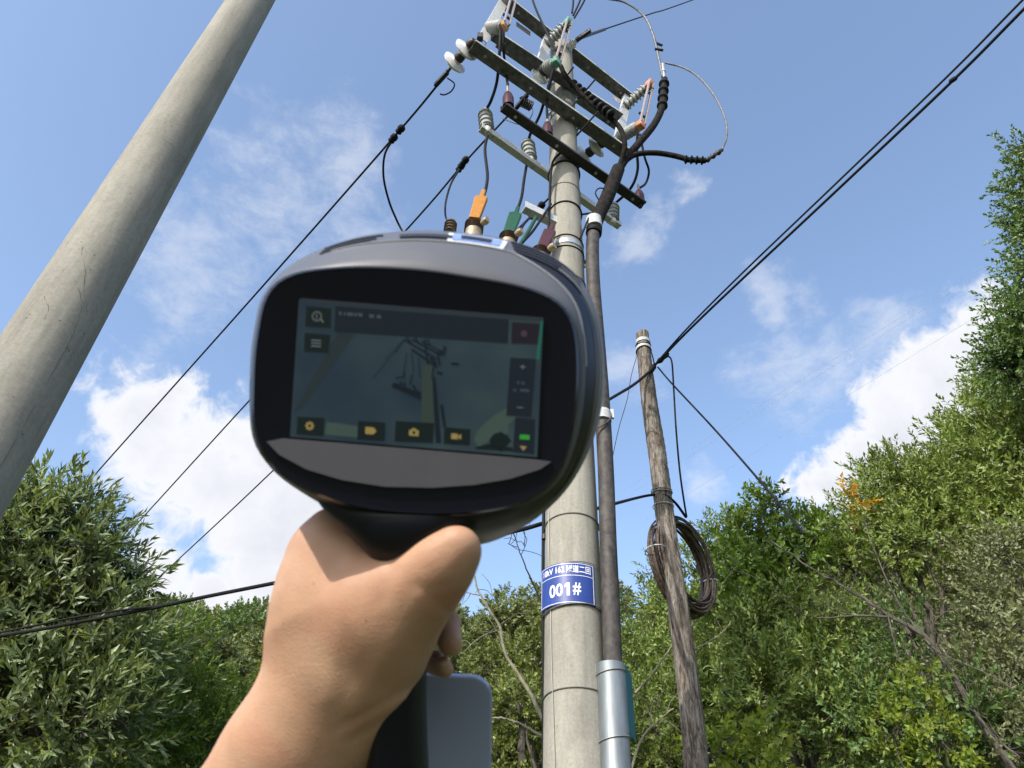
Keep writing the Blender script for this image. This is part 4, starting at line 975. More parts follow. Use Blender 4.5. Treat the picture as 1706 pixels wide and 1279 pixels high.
wire([(985, 355, 3.9), (978, 370, 3.88), (972, 385, 3.86), (966, 398, 3.86)], .008, 'jumper_wire', 'short black wire from the saddle clamp to the pole band')
wire([(918, 340, 3.83), (905, 360, 3.8), (888, 385, 3.75), (870, 405, 3.7), (850, 430, 3.65)], .011, 'jumper_wire', 'black wire slanting from the concrete pole down behind the handheld')
wire([(893, 362, 3.8), (882, 382, 3.75), (866, 408, 3.7), (850, 430, 3.68)], .017, 'green_cable', 'dark green cable slanting beside the slotted bracket', mt=m_green)
# sheds on the middle bushing of the green switch, pole tag
mb = MB(); sheds_root = None
tg = WZ(872, 45, 10.10)
mb.box(tg - np.array([0, 0, .05]), (.19, .004, .10), (ADIR, NDIR, (0, 0, 1))); mb.build('tag_plate', m_pink, None, label='small faded pink-white plate under the topmost crossarm near the left switch', category='plate')
tg = WZ(1029, 165, 9.95)
mb = MB(); mb.box(tg - np.array([0, 0, .03]), (.16, .004, .12), (ADIR, NDIR, (0, 0, 1))); mb.build('tag_plate', m_foil, None, label='small cream plate under the right end of the topmost crossarm', category='plate')

# ------------------------------------------------------------------ transformer with bushings, on its bracket
TZ = 6.12; LID = .16
bases = [(749, 390), (789, 394), (848, 408), (905, 430)]
BP = [WZ(px, py, TZ) for px, py in bases]
tcen = (BP[1] + BP[3]) / 2
u = (BP[3] - BP[0]); u[2] = 0; u /= np.linalg.norm(u); w_ = np.cross((0, 0, 1), u); tcen = tcen + w_ * .12 + u * .02
tr = thing('transformer', (tcen[0], tcen[1], TZ - .95), 'pole transformer behind the handheld, only its brown bushings showing above', 'transformer')
u = (BP[3] - BP[0]); u[2] = 0; u /= np.linalg.norm(u); w_ = np.cross((0, 0, 1), u)
mb = MB(); mb.box((tcen[0], tcen[1], TZ - .47 - LID), (.78, .34, .80), (u, w_, (0, 0, 1)), .03); mb.build('tank', m_grey, tr)
mb = MB(); mb.box((tcen[0], tcen[1], TZ - .05 - LID), (.84, .38, .03), (u, w_, (0, 0, 1)), .005); mb.build('lid', m_grey, tr)
for s in (-1, 1):
    for k in range(9):
        mb = MB(); c = np.array([tcen[0], tcen[1], TZ - .5 - LID]) + u * (-.34 + .085 * k) + w_ * s * .205; mb.box(c, (.012, .07, .55), (u, w_, (0, 0, 1))); mb.build('cooling_fin', m_grey, tr, smooth=False)
for s in (-1, 1):
    mb = MB(); a = np.array([PX, PYY, TZ - 1.0]) + w_ * s * .17; mb.beam(a + u * .15, a + u * -1.12 + (np.array([tcen[0], tcen[1], 0]) - np.array([PX, PYY, 0])) * 0, .08, .08); mb.build('support_beam', m_steel, tr, smooth=False)
def bushing(p, h, r, mt, lab, fit=True):
    up2 = np.array([0, 0, h]); o = sheds(p, p + up2, r * .8, r, 4, mt, 'bushing', tr, 22); o['label'] = lab
    if fit:
        mb = MB(); mb.lathe(p - np.array([0, 0, .20]), p, [(0, r * .9), (1, r * .85)], 18); q_ = p + np.array([r * .9, -r * .9, -h * .1]); mb.lathe(q_ - np.array([.0, .02, 0]), q_ + np.array([.04, -.06, 0]), [(0, .022), (.5, .030), (1, .024)], 12); mb.build('brass_terminal', m_brass, o)
bushing(WZ(749, 389, TZ), .13, .048, m_brown, 'small brown ribbed bushing', False)
bushing(WZ(789, 386, TZ + .05), .10, .072, m_brown, 'brown bushing under the yellow boot')
bushing(WZ(846, 404, TZ + .02), .08, .068, m_brown, 'brown bushing under the green boot')
bushing(WZ(900, 428, TZ + .0), .08, .068, m_brown, 'brown bushing under the dark red boot')
def boot(a, b_, y1, y2, mt, label, w1=.035, w2=.085):
    A_, B_ = W(*a, y1), W(*b_, y2); d = B_ - A_; l = np.linalg.norm(d); d /= l; x = np.cross(d, (0, 1, 0)); x /= np.linalg.norm(x); y_ = np.cross(d, x)
    V = []
    for t, w0, th in ((0, w1, .028), (.22, w1, .03), (.28, w2, .04), (1, w2 * .80, .045)):
        for sx, sy in ((-1, -1), (1, -1), (1, 1), (-1, 1)): V.append(A_ + d * l * t + x * sx * w0 / 2 + y_ * sy * th / 2)
    F = [(i * 4 + k, i * 4 + (k + 1) % 4, i * 4 + 4 + (k + 1) % 4, i * 4 + 4 + k) for i in range(3) for k in range(4)] + [(3, 2, 1, 0), (12, 13, 14, 15)]
    mb = MB(); mb.add(V, F); o = mb.build('insulating_boot', mt, None, smooth=False, label=label, category='cable boot')
    md = o.modifiers.new('b', 'BEVEL'); md.width = .006; md.segments = 2
boot((806, 318), (790, 366), 3.56, 3.50, m_yellow, 'yellow insulating boot on the tall brown bushing above the handheld', w2=.10)
boot((863, 346), (846, 392), 3.85, 3.70, m_green, 'dark green insulating boot on the brown bushing left of the concrete pole', w2=.105)
boot((922, 374), (900, 420), 3.8, 3.78, m_red, 'dark red insulating boot beside the concrete pole above the handheld', w2=.10)

# ------------------------------------------------------------------ service cables on the right and across
GR = None
main_ = [WZ(1720, 1, 7.62), WZ(1590, 132, 7.58), WZ(1400, 312, 7.5), WZ(1240, 462, 7.42), WZ(1150, 548, 7.36), W(1092, 608, 6.45)]
c_ = line([extend(main_[1], main_[0], 3)] + main_, .012, 'thicker of the two service cables coming from the top right corner to the wooden pole', GR, 'cable', name='service_cable')
main2 = [WZ(1700, 4, 7.62), WZ(1584, 122, 7.58), WZ(1398, 301, 7.5), WZ(1239, 453, 7.42), WZ(1149, 543, 7.36), W(1094, 604, 6.45)]
line([extend(main2[1], main2[0], 3)] + main2, .009, 'thinner of the two service cables coming from the top right corner, just above the thicker', GR, 'cable', name='service_cable')
mb = MB(); mb.lathe(WZ(1594, 129, 7.59), WZ(1582, 137, 7.57), [(0, .012), (.2, .02), (.8, .02), (1, .012)], 8); mb.build('cable_clip', m_black, c_)
mb = MB(); mb.lathe(W(1114, 589, 6.45), W(1096, 604, 6.45), [(0, .012), (.2, .030), (.5, .024), (.8, .034), (1, .02)], 10); mb.build('connector', m_black, c_)
mb = MB(); mb.lathe(W(1092, 606, 6.45), W(1084, 620, 6.42), [(0, .012), (.4, .034), (.8, .030), (1, .02)], 10); mb.build('connector', m_black, c_)
wire([(1090, 612, 6.42), (1070, 630, 6.35), (1050, 645, 6.2), (1018, 664, 5.9), (960, 700, 5.0), (950, 712, 4.2)], .016, 'service_cable', 'doubled black cable from the wooden pole to behind the handheld', cat='cable')
wire([(1096, 612, 6.42), (1120, 640, 6.1), (1190, 715, 5.5), (1262, 797, 5.0), (1340, 890, 4.6)], .009, 'service_cable', 'thin cable slanting from the wooden pole down to the right-hand trees', cat='cable')
wire([(1112, 592, 6.45), (1119, 602, 6.45), (1122, 640, 6.48), (1126, 710, 6.5), (1132, 780, 6.55), (1138, 825, 6.6), (1144, 862, 6.7)], .010, 'hanging_cable', 'cable hanging from the connector down to the coil, right of the wooden pole', cat='cable')
wire([(1081, 580, 6.4), (1086, 590, 6.4), (1090, 606, 6.42)], .008, 'tie_wire', 'short wire from the taped pole top to the cable junction', cat='wire')
wire([(1062, 590, 6.45), (1052, 625, 6.4), (1045, 665, 6.35), (1032, 710, 6.3), (1024, 745, 6.25), (1018, 775, 6.2)], .0035, 'thin_wire', 'hair-thin wire hanging left of the wooden pole top', cat='wire')
lc = wire([(-20, 1063, 5.75), (60, 1050, 5.65), (140, 1035, 5.5), (240, 1016, 5.35), (340, 995, 5.1), (455, 972, 4.85), (640, 935, 4.4), (850, 887, 4.25), (906, 872, 4.20), (1000, 846, 5.0), (1060, 830, 6.2), (1086, 825, 6.45), (1108, 826, 6.42), (1125, 838, 6.5), (1143, 862, 6.7)], .0135, 'telephone_cable', 'low black cable crossing the whole picture behind the hand to the wooden pole', cat='cable', per=10)
wire([(-20, 1058, 5.75), (60, 1042, 5.65), (140, 1026, 5.5), (225, 1014, 5.35), (262, 1011, 5.3)], .008, 'telephone_cable', 'thin second strand above the low cable in front of the left tree', cat='cable')
# high far lines, haze painted in by a sky-toned wire colour
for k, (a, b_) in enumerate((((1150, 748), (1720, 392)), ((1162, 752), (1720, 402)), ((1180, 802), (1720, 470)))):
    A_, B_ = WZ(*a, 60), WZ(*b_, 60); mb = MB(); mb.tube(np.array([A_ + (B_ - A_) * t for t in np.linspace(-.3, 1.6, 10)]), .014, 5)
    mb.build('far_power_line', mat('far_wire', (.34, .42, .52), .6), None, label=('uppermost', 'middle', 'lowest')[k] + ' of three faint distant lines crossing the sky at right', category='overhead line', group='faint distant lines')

# ------------------------------------------------------------------ the handheld camera
m_shell = mat('grey_plastic', (.090, .096, .112), .42, 0, var=.04, scale=60, bump=.03, bscale=900)
m_rub = mat('black_rubber', (.0055, .0065, .012), .38, 0, bump=.05, bscale=1200, spec=.35)
m_gloss = mat('black_glass', (.007, .008, .015), .16, 0, spec=.35)
m_trim = mat('silver_trim', (.30, .31, .35), .30, .25)
m_plate = mat('dark_silver_plate', (.15, .148, .175), .42, .15, var=.05, scale=50)
m_lens = mat('lens_glass', (.01, .01, .02), .05)
m_cover = mat('pale_blue_cover', (.33, .39, .56), .35)
dev = thing('thermal_camera', DV(665, 1290, .05), 'black and grey handheld inspection camera with lit screen held up in the hand', 'handheld camera')
CX0, CY0 = 695.0, 640.0; NA = 120
TH = np.linspace(0, 2 * math.pi, NA, endpoint=False)
def outline(pts):
    P = np.array(pts, float); th = np.arctan2(P[:, 1] - CY0, P[:, 0] - CX0); r = np.hypot(P[:, 0] - CX0, P[:, 1] - CY0)
    # smooth closed curve through the points, then resampled by angle
    Q = np.vstack([P[-2:], P, P[:2]]); C_ = smooth_path(Q, 10)
    th2 = np.unwrap(np.arctan2(C_[:, 1] - CY0, C_[:, 0] - CX0)); r2 = np.hypot(C_[:, 0] - CX0, C_[:, 1] - CY0)
    o = np.argsort(np.mod(th2, 2 * math.pi)); tt = np.mod(th2, 2 * math.pi)[o]; rr_ = r2[o]
    tt = np.concatenate([tt - 2 * math.pi, tt, tt + 2 * math.pi]); rr_ = np.concatenate([rr_] * 3)
    rs = np.interp(TH, tt, rr_); k = np.array([.25, .5, .25])
    rs = np.convolve(np.concatenate([rs[-1:], rs, rs[:1]]), k, 'valid')
    return np.stack([CX0 + rs * np.cos(TH), CY0 + rs * np.sin(TH)], -1)
OF = outline([(419, 690), (421, 600), (429, 540), (438, 500), (456, 472), (485, 456), (525, 448), (600, 443), (700, 448), (790, 461), (860, 474), (912, 491), (942, 513), (958, 545), (964, 590), (964, 640), (958, 700), (946, 755), (925, 800), (880, 836), (820, 852), (760, 858), (690, 858), (610, 850), (540, 830), (480, 800), (440, 765), (425, 730)])
OG = outline([(416, 690), (417, 600), (425, 540), (437, 492), (470, 452), (515, 424), (565, 404), (620, 391), (700, 384), (780, 389), (850, 401), (908, 421), (950, 448), (978, 482), (997, 530), (1006, 590), (1006, 650), (996, 710), (975, 765), (945, 815), (905, 855), (860, 885), (800, 908), (740, 905), (660, 890), (580, 862), (510, 825), (455, 785), (424, 740)])
OC = OF * .62 + OG * .38
def ring_t(O, t, scale=1.0):
    c = np.array([CX0, CY0]); return [DV(*(c + (p_ - c) * scale), t) for p_ in O]
def loft(rings, name, mt, parent, sel=None, capf=False, capb=False, **k):
    V = []; F = []
    for r_ in rings: V += list(r_)
    for i in range(len(rings) - 1):
        for j in range(NA):
            if sel is not None and not sel(j): continue
            F.append((i * NA + j, i * NA + (j + 1) % NA, (i + 1) * NA + (j + 1) % NA, (i + 1) * NA + j))
    if capf: F.append(tuple(range(NA)))
    if capb: F.append(tuple((len(rings) - 1) * NA + j for j in range(NA)))
    mb = MB(); mb.add(V, F); return mb.build(name, mt, parent, **k)
inner = lambda s: np.array([CX0, CY0]) + (OF - np.array([CX0, CY0])) * s
# angles: image y points down, so the top is around 3/2 pi
top_sel = lambda j: (math.pi * 1.02 < TH[j] < math.pi * 1.93)
rot_sel = lambda j: not top_sel(j)
loft([ring_t(inner(.955), -.0005), ring_t(inner(.985), -.0009), ring_t(OF, .0015)], 'front_bezel', m_gloss, dev, capf=True, angle=50)
ODV = lambda f: OF * (1 - f) + OG * f
# the body surface runs from the face rim (f=0) over the flank (f=1) and round to the back; f-ranges vary with the angle
PF = [0, .12, .26, .40, .66, .74, .80, .93, 1.0]; PT = [.0015, .0024, .0060, .009, .017, .020, .026, .042, .056]
def th_(j): return TH[j] if TH[j] > math.pi * .9 else TH[j] + 2 * math.pi
def f_strip(j):                      # outer border of the pale front band
    q = th_(j) / math.pi
    return float(np.interp(q, [.9, 1.0, 1.10, 1.70, 1.90, 2.20, 2.30, 2.9], [.02, .02, .74, .74, .26, .26, .02, .02]))
def f_side(j):                       # inner border of the grey top; beyond it black
    q = th_(j) / math.pi
    return float(np.interp(q, [.9, 1.0, 1.10, 1.72, 1.93, 2.9], [1., 1., f_strip(j) if q < 1.72 else .74, .74, 1., 1.])) if q > 1.10 else f_strip(j) + (1 - f_strip(j)) * (0 if q > 1.0 else 1)
def patch(fa, fb, m_, name, mt, back=False):
    V = []; F = []
    for i in range(m_ + 1):
        for j in range(NA):
            f = fa(j) + (fb(j) - fa(j)) * i / m_; p_ = OF[j] * (1 - f) + OG[j] * f
            V.append(DV(p_[0], p_[1], float(np.interp(f, PF, PT))))
    for i in range(m_):
        for j in range(NA):
            k = (j + 1) % NA
            if abs(fa(j) - fb(j)) + abs(fa(k) - fb(k)) < 1e-6: continue
            F.append((i * NA + j, i * NA + k, (i + 1) * NA + k, (i + 1) * NA + j))
    mb = MB(); mb.add(V, F); return mb.build(name, mt, dev, angle=60)
patch(lambda j: 0, f_strip, 6, 'front_shell', m_shell)
patch(f_strip, f_side, 6, 'side_grip', m_rub)
patch(f_side, lambda j: 1.0, 6, 'top_shell', m_shell)
loft([ring_t(OG, .056), ring_t(ODV(.98), .075), ring_t(ODV(.85), .095), ring_t(ODV(.5), .108)], 'rear_shell', m_rub, dev, angle=60)
mb = MB(); mb.add(ring_t(ODV(.5), .108), [tuple(range(NA))]); mb.build('back_panel', m_rub, dev)
# raised ribs down the right flank
for f, t, r_ in ((.60, .0175, .0010), (.80, .027, .0009), (.88, .036, .0009)):
    O_ = ODV(f); mb = MB(); js = [j for j in range(NA) if TH[j] > math.pi * 1.78] + [j for j in range(NA) if TH[j] < math.pi * .22]
    mb.tube([DV(*O_[j], t) for j in js], r_, 6); mb.build('flank_rib', m_trim if f > .7 else m_rub, dev)
mb = MB(); mb.tube([DV(*(OF[j] * (1 - f_strip(j)) + OG[j] * f_strip(j)), float(np.interp(f_strip(j), PF, PT)) - .0002) for j in range(NA) if 1.30 * math.pi < TH[j] < 1.98 * math.pi], .0007, 6); mb.build('crease_highlight', m_trim, dev)  # silver tube standing in for the highlight along the shell crease
lensb = MB(); a = DV(695, 640, .105); bdir = Fw; lensb.lathe(a, a + bdir * .045, [(0, .036), (.6, .034), (.6, .038), (1, .038), (1, .030), (.85, .028)], 36); lb = lensb.build('lens_barrel', m_rub, dev)
mb = MB(); mb.lathe(a + bdir * .036, a + bdir * .039, [(0, .027), (1, .027)], 30); mb.build('lens', m_lens, lb)

# things on the front face.  screen axes
TL, TR_, BR, BL = np.array([498, 499.0]), np.array([905, 530.0]), np.array([895, 762.0]), np.array([483, 728.0])
def SC(u, v_): return TL * (1 - u) * (1 - v_) + TR_ * u * (1 - v_) + BR * u * v_ + BL * (1 - u) * v_
FT = -.0012
def flat(name, pts, t, mt, parent, th=.00003, lab=None):
    mb = MB(); P0_ = [DV(x, y, t) for x, y in pts]; off = Fw * th
    mb.prism(P0_, off); return mb.build(name, mt, parent, smooth=False, label=lab)
def scr(name, col, e=1.0):
    return mat(name, tuple(c * .2 for c in col), .25, emit=col, estr=e, spec=.4)
def lin(r, g_, b__): return tuple(((c / 255 + .055) / 1.055) ** 2.4 if c > 10 else c / 255 / 12.92 for c in (r, g_, b__))
EM = .33
def scol(nm, r, g_, b__): return scr(nm, lin(r, g_, b__), EM)
# screen picture: soft gradient by noise, teal
ms = bpy.data.materials.new('screen_picture'); ms.use_nodes = True; t_ = ms.node_tree; bb = t_.nodes['Principled BSDF']; bb.inputs['Base Color'].default_value = (.01, .012, .014, 1); bb.inputs['Roughness'].default_value = .22; bb.inputs['Specular IOR Level'].default_value = .4
co_ = N(t_, 'ShaderNodeTexCoord').outputs['Object']; nzz = noise_(t_, co_, 16, 3, .5)
rp = N(t_, 'ShaderNodeValToRGB'); L(t_, nzz, rp.inputs[0]); rp.color_ramp.elements[0].position = .38; rp.color_ramp.elements[0].color = (*lin(36, 52, 66), 1); rp.color_ramp.elements[1].position = .62; rp.color_ramp.elements[1].color = (*lin(54, 72, 76), 1)
L(t_, rp.outputs[0], bb.inputs['Emission Color']); bb.inputs['Emission Strength'].default_value = EM
screen = flat('screen', [SC(0, 0), SC(1, 0), SC(1, 1), SC(0, 1)], FT, ms, dev)
def sq(u0, v0, u1, v1): return [SC(u0, v0), SC(u1, v0), SC(u1, v1), SC(u0, v1)]
def P2(l): return [np.array(q_, float) for q_ in l]
k_ = 3.709
def cp(x, y): return np.array([470 + x / k_, 480 + y / k_])
s_pole = scol('s_pole', 42, 52, 56); s_dark = scol('s_dark', 24, 34, 42); s_cloud = scol('s_cloud', 64, 82, 76); s_tile = scol('s_tile', 24, 34, 36); s_bar = scol('s_bar', 29, 37, 46)
s_icon = scol('s_icon', 96, 106, 106); s_yel = scol('s_yel', 150, 130, 76); s_grn = scol('s_grn', 54, 150, 56); s_edge = scol('s_edge', 30, 100, 86); s_tree = scol('s_tree', 22, 32, 34); s_red = scol('s_red', 36, 33, 43); s_pole2 = scol('s_pole2', 54, 66, 62); s_haze = scol('s_haze', 76, 88, 86)
# stray pole, main pole with arms, clouds, foliage in the picture
def blobpoly(cx, cy, rx, ry, seed, n=18):
    r = np.random.default_rng(seed); return [cp(cx + rx * (1 + r.normal(0, .13)) * math.cos(a), cy + ry * (1 + r.normal(0, .13)) * math.sin(a)) for a in np.linspace(0, 2 * math.pi, n, endpoint=False)]
t1 = FT - .00008; dz = .00006
flat('picture_pole', [cp(345, 275), cp(445, 290), cp(120, 745), cp(70, 770)], t1, s_pole, screen)
flat('picture_pole', [cp(868, 480), cp(925, 480), cp(938, 835), cp(858, 835)], t1, s_pole2, screen)
flat('picture_pole', [cp(928, 560), cp(948, 545), cp(985, 960), cp(950, 960)], t1, s_dark, screen)
flat('picture_cloud', [cp(275, 830), cp(350, 836), cp(470, 856), cp(470, 925), cp(262, 905)], t1, s_cloud, screen)
flat('picture_cloud', [cp(1185, 935), cp(1210, 880), cp(1260, 830), cp(1330, 775), cp(1400, 735), cp(1450, 800), cp(1395, 850), cp(1400, 900), cp(1300, 925), cp(1215, 985)], t1, s_cloud, screen)
flat('picture_tree', blobpoly(1345, 945, 58, 52, 3), t1 - dz, s_tree, screen)
flat('picture_tree', [cp(1190, 985), cp(1280, 962), cp(1340, 975), cp(1420, 985), cp(1430, 1012), cp(1200, 996)], t1 - dz, s_tree, screen)
def bar(a, b_, w, m__, nm='picture_crossarm', t=None):
    a, b_ = cp(*a), cp(*b_); d_ = (b_ - a) / np.linalg.norm(b_ - a); n_ = np.array([-d_[1], d_[0]]) * w / 2
    return flat(nm, [a + n_, b_ + n_, b_ - n_, a - n_], t if t is not None else t1 - dz, m__, screen)
for i, (a, b_, w) in enumerate((((750, 318), (955, 440), 4), ((800, 318), (985, 415), 4), ((800, 380), (960, 490), 4.5), ((860, 330), (1000, 400), 3), ((680, 600), (860, 678), 8), ((755, 318), (700, 400), 1.2), ((1005, 355), (985, 420), 3), ((1015, 365), (1000, 420), 3), ((940, 470), (925, 560), 3), ((1045, 468), (1095, 472), 5), ((955, 520), (990, 532), 5), ((985, 720), (1005, 860), 6), ((700, 560), (760, 545), 3), ((760, 520), (750, 570), 2), ((805, 530), (790, 600), 3), ((770, 400), (750, 540), 1), ((835, 640), (860, 650), 4), ((880, 318), (900, 470), 4))):
    bar(a, b_, w * 1.6 if w < 2 else w * .9, s_dark, t=t1 - dz - .00001 * (i + 1))
for i, (a, b_, w) in enumerate((((768, 300), (800, 345), 3), ((820, 300), (850, 350), 3), ((895, 318), (915, 352), 3), ((915, 430), (955, 470), 5), ((960, 400), (975, 480), 4), ((745, 590), (765, 600), 5), ((725, 585), (740, 592), 5), ((810, 600), (830, 640), 4), ((690, 588), (855, 655), 3), ((700, 612), (858, 690), 3), ((800, 400), (812, 520), 1.6), ((750, 330), (560, 560), 1.2), ((840, 430), (852, 560), 1.6), ((985, 415), (970, 380), 4), ((635, 440), (740, 330), 1.0))):
    bar(a, b_, w, s_dark, t=t1 - dz - .0002 - .000006 * i)
t2 = t1 - .00042
flat('status_bar', [cp(328, 112), cp(1402, 196), cp(1396, 345), cp(322, 272)], t2, s_bar, screen)
flat('screen_frame', [cp(115, 62), cp(1610, 182), cp(1608, 212), cp(112, 92)], t2 - dz, scol('s_frame', 46, 54, 62), screen)
tiles = [('zoom', [cp(150, 112), cp(305, 126), cp(300, 248), cp(143, 240)], s_tile), ('menu', [cp(140, 278), cp(298, 290), cp(285, 402), cp(135, 395)], s_tile),
         ('gear', [cp(95, 795), cp(262, 803), cp(255, 917), cp(88, 905)], s_tile), ('album', [cp(470, 820), cp(638, 832), cp(634, 948), cp(463, 938)], s_tile),
         ('photo', [cp(702, 822), cp(940, 835), cp(932, 960), cp(695, 950)], s_tile), ('video', [cp(1002, 860), cp(1165, 873), cp(1160, 975), cp(998, 965)], s_tile),
         ('rec', [cp(1420, 210), cp(1595, 222), cp(1590, 350), cp(1415, 345)], s_red), ('zoombar', [cp(1410, 430), cp(1570, 440), cp(1540, 800), cp(1385, 790)], s_bar), ('status', [cp(1440, 800), cp(1565, 812), cp(1558, 1028), cp(1425, 1015)], s_bar)]
for nm, P_, m__ in tiles: flat('button_tile', P_, t2, m__, screen)
t3 = t2 - .00012
def disc(cx, cy, r, n=20, ry=None): return [cp(cx + r * math.cos(a), cy + (ry or r) * math.sin(a)) for a in np.linspace(0, 2 * math.pi, n, endpoint=False)]
def icon(name, polys, m__, t=None):
    mb = MB()
    for pp in polys: mb.prism([DV(x, y, t if t is not None else t3) for x, y in pp], Fw * .00003)
    return mb.build(name, m__, screen, smooth=False)
def ringpoly(cx, cy, r, w, n=20):
    o_ = []
    for i in range(n):
        a, b_ = 2 * math.pi * i / n, 2 * math.pi * (i + 1) / n
        o_.append([cp(cx + r * math.cos(a), cy + r * math.sin(a)), cp(cx + r * math.cos(b_), cy + r * math.sin(b_)), cp(cx + (r - w) * math.cos(b_), cy + (r - w) * math.sin(b_)), cp(cx + (r - w) * math.cos(a), cy + (r - w) * math.sin(a))])
    return o_
icon('magnifier_icon', ringpoly(215, 175, 31, 7) + [[cp(236, 196), cp(243, 190), cp(258, 210), cp(250, 216)]] + [[cp(209, 162), cp(216, 162), cp(218, 190), cp(211, 190)]], s_icon)
icon('menu_icon', [[cp(180, 318 + 18 * i), cp(240, 322 + 18 * i), cp(240, 330 + 18 * i), cp(180, 326 + 18 * i)] for i in range(3)], s_icon)
gear = []
for i in range(8):
    a = i * math.pi / 4; gear.append([cp(170 + 17 * math.cos(a - .3), 852 + 17 * math.sin(a - .3)), cp(170 + 28 * math.cos(a - .2), 852 + 28 * math.sin(a - .2)), cp(170 + 28 * math.cos(a + .2), 852 + 28 * math.sin(a + .2)), cp(170 + 17 * math.cos(a + .3), 852 + 17 * math.sin(a + .3))])
icon('gear_icon', gear + ringpoly(170, 852, 22, 12), s_yel)
icon('album_icon', [[cp(515, 858), cp(565, 862), cp(584, 885), cp(563, 905), cp(514, 902)]], s_yel)
icon('camera_icon', [[cp(785, 876), cp(800, 876), cp(803, 866), cp(826, 868), cp(828, 878), cp(845, 880), cp(843, 916), cp(783, 912)]], s_yel)
icon('camera_icon', [disc(814, 893, 10)], s_tile, t3 - .00006)
icon('video_icon', [[cp(1046, 898), cp(1086, 902), cp(1085, 936), cp(1044, 932)], [cp(1088, 914), cp(1107, 902), cp(1106, 938), cp(1088, 926)]], s_yel)
icon('battery_icon', [[cp(1470, 905), cp(1530, 910), cp(1528, 938), cp(1468, 934)]], s_grn)
icon('signal_icon', [[cp(1468, 975), cp(1512, 980), cp(1490, 1006)]], s_yel)
icon('record_icon', [disc(1495, 282, 20)], scol('s_rec', 70, 56, 72))
icon('plus_icon', [[cp(1470, 484), cp(1505, 486), cp(1505, 492), cp(1470, 490)], [cp(1484, 474), cp(1491, 474), cp(1490, 502), cp(1483, 502)]], s_icon)
icon('minus_icon', [[cp(1450, 734), cp(1492, 737), cp(1492, 743), cp(1450, 740)]], s_icon)
icon('blurred_mark', [[cp(x, y), cp(x + w, y + 3), cp(x + w, y + 24), cp(x, y + 20)] for x, y, w in ((352, 145, 16), (382, 148, 10), (402, 150, 36), (446, 153, 16), (470, 154, 26), (538, 162, 30), (585, 166, 26))], scol('s_txt', 66, 78, 86))
icon('blurred_mark', [[cp(x, y), cp(x + w, y + 3), cp(x + w, y + 22), cp(x, y + 18)] for x, y, w in ((1452, 575, 14), (1478, 578, 20), (1430, 622, 16), (1470, 622, 56))], scol('s_txt2', 56, 68, 82))
flat('edge_glint', [cp(1598, 205), cp(1613, 205), cp(1588, 445), cp(1570, 440)], t3, s_edge, screen, lab='green glow along the right screen edge')
# lower silver plate
pl_pts = [(444, 736), (470, 731), (560, 738), (680, 748), (800, 758), (890, 766), (918, 770), (900, 782), (850, 798), (790, 808), (720, 813), (640, 811), (570, 800), (510, 782), (465, 758)]
mb = MB(); P0_ = [DV(x, y, -.0016) for x, y in pl_pts]; mb.prism(P0_, Fw * .001); o = mb.build('lower_plate', m_plate, dev, smooth=False)
# vents, tape label, button on the top shell: points given on the top surface between the two outlines
def top_pt(px, f):      # point on top at image column px (approx.), f from crease to rear
    j = int(np.argmin(np.abs(OF[:, 0] - px) + (OF[:, 1] > CY0) * 1e4))
    O_ = ODV(f); t = float(np.interp(f, [.0, .12, .40, .66, .74, .80, .93, 1.0], [.0015, .0024, .009, .017, .020, .026, .042, .056]))
    return O_[j], t
def top_curve(px0, px1, f0, f1, n=12, lift=.0006):
    out_ = []
    for k in range(n):
        s_ = k / (n - 1); px = px0 + (px1 - px0) * s_; f = f0 + (f1 - f0) * s_
        # interpolate between neighbouring ring samples for a smooth curve
        js = [j for j in range(NA) if OF[j, 1] < CY0]; js.sort(key=lambda j: OF[j, 0]); xs_ = [OF[j, 0] for j in js]
        O_ = ODV(f); x = np.interp(px, xs_, [O_[j, 0] for j in js]); y = np.interp(px, xs_, [O_[j, 1] for j in js])
        t = float(np.interp(f, [.0, .12, .40, .66, .74, .80, .93, 1.0], [.0015, .0024, .009, .017, .020, .026, .042, .056]))
        q_ = DV(x, y, t); out_.append(q_ + (np.array(Up) * 1.0 - Fw * .6) * lift)
    return out_
def strip(name, px0, px1, fa, fb, mt, parent, lift=.0006, n=14, slant=0):
    A_ = top_curve(px0, px1, fa, fa, n, lift); B_ = top_curve(px0 + slant, px1 + slant, fb, fb, n, lift); V = A_ + B_
    th = -(np.array(Up) * 1.0 - Fw * .6) * .0005; V2 = [p_ + th for p_ in V]; m__ = 2 * n
    F = [(i, i + 1, n + i + 1, n + i) for i in range(n - 1)] + [(m__ + i, m__ + n + i, m__ + n + i + 1, m__ + i + 1) for i in range(n - 1)]
    F += [(i, m__ + i, m__ + i + 1, i + 1) for i in range(n - 1)] + [(n + i, n + i + 1, m__ + n + i + 1, m__ + n + i) for i in range(n - 1)] + [(0, n, m__ + n, m__), (n - 1, m__ + n - 1, m__ + 2 * n - 1, 2 * n - 1)]
    mb = MB(); mb.add(V + V2, F); return mb.build(name, mt, parent, angle=30)
m_slot = mat('slot_black', (.004, .004, .008), .5)
for k in range(3):
    strip('vent_slot', 560 - 6 * k, 650 - 10 * k, .90 - .075 * k, .935 - .075 * k, m_slot, dev)
for k in range(4):
    strip('vent_slot', 812 + 4 * k, 925 + 4 * k, .94 - .065 * k, .97 - .065 * k, m_slot, dev)
strip('top_button', 672, 745, .80, .875, m_slot, dev, lift=.0008)
lab_ = strip('tape_label', 735, 808, .73, .93, mat('label_white', (.75, .78, .82), .4), dev, lift=.0007)
strip('label_blue_field', 741, 802, .765, .905, mat('label_blue', (.20, .30, .62), .4), lab_, lift=.0011)
strip('label_slot', 752, 790, .80, .87, m_slot, lab_, lift=.0015)

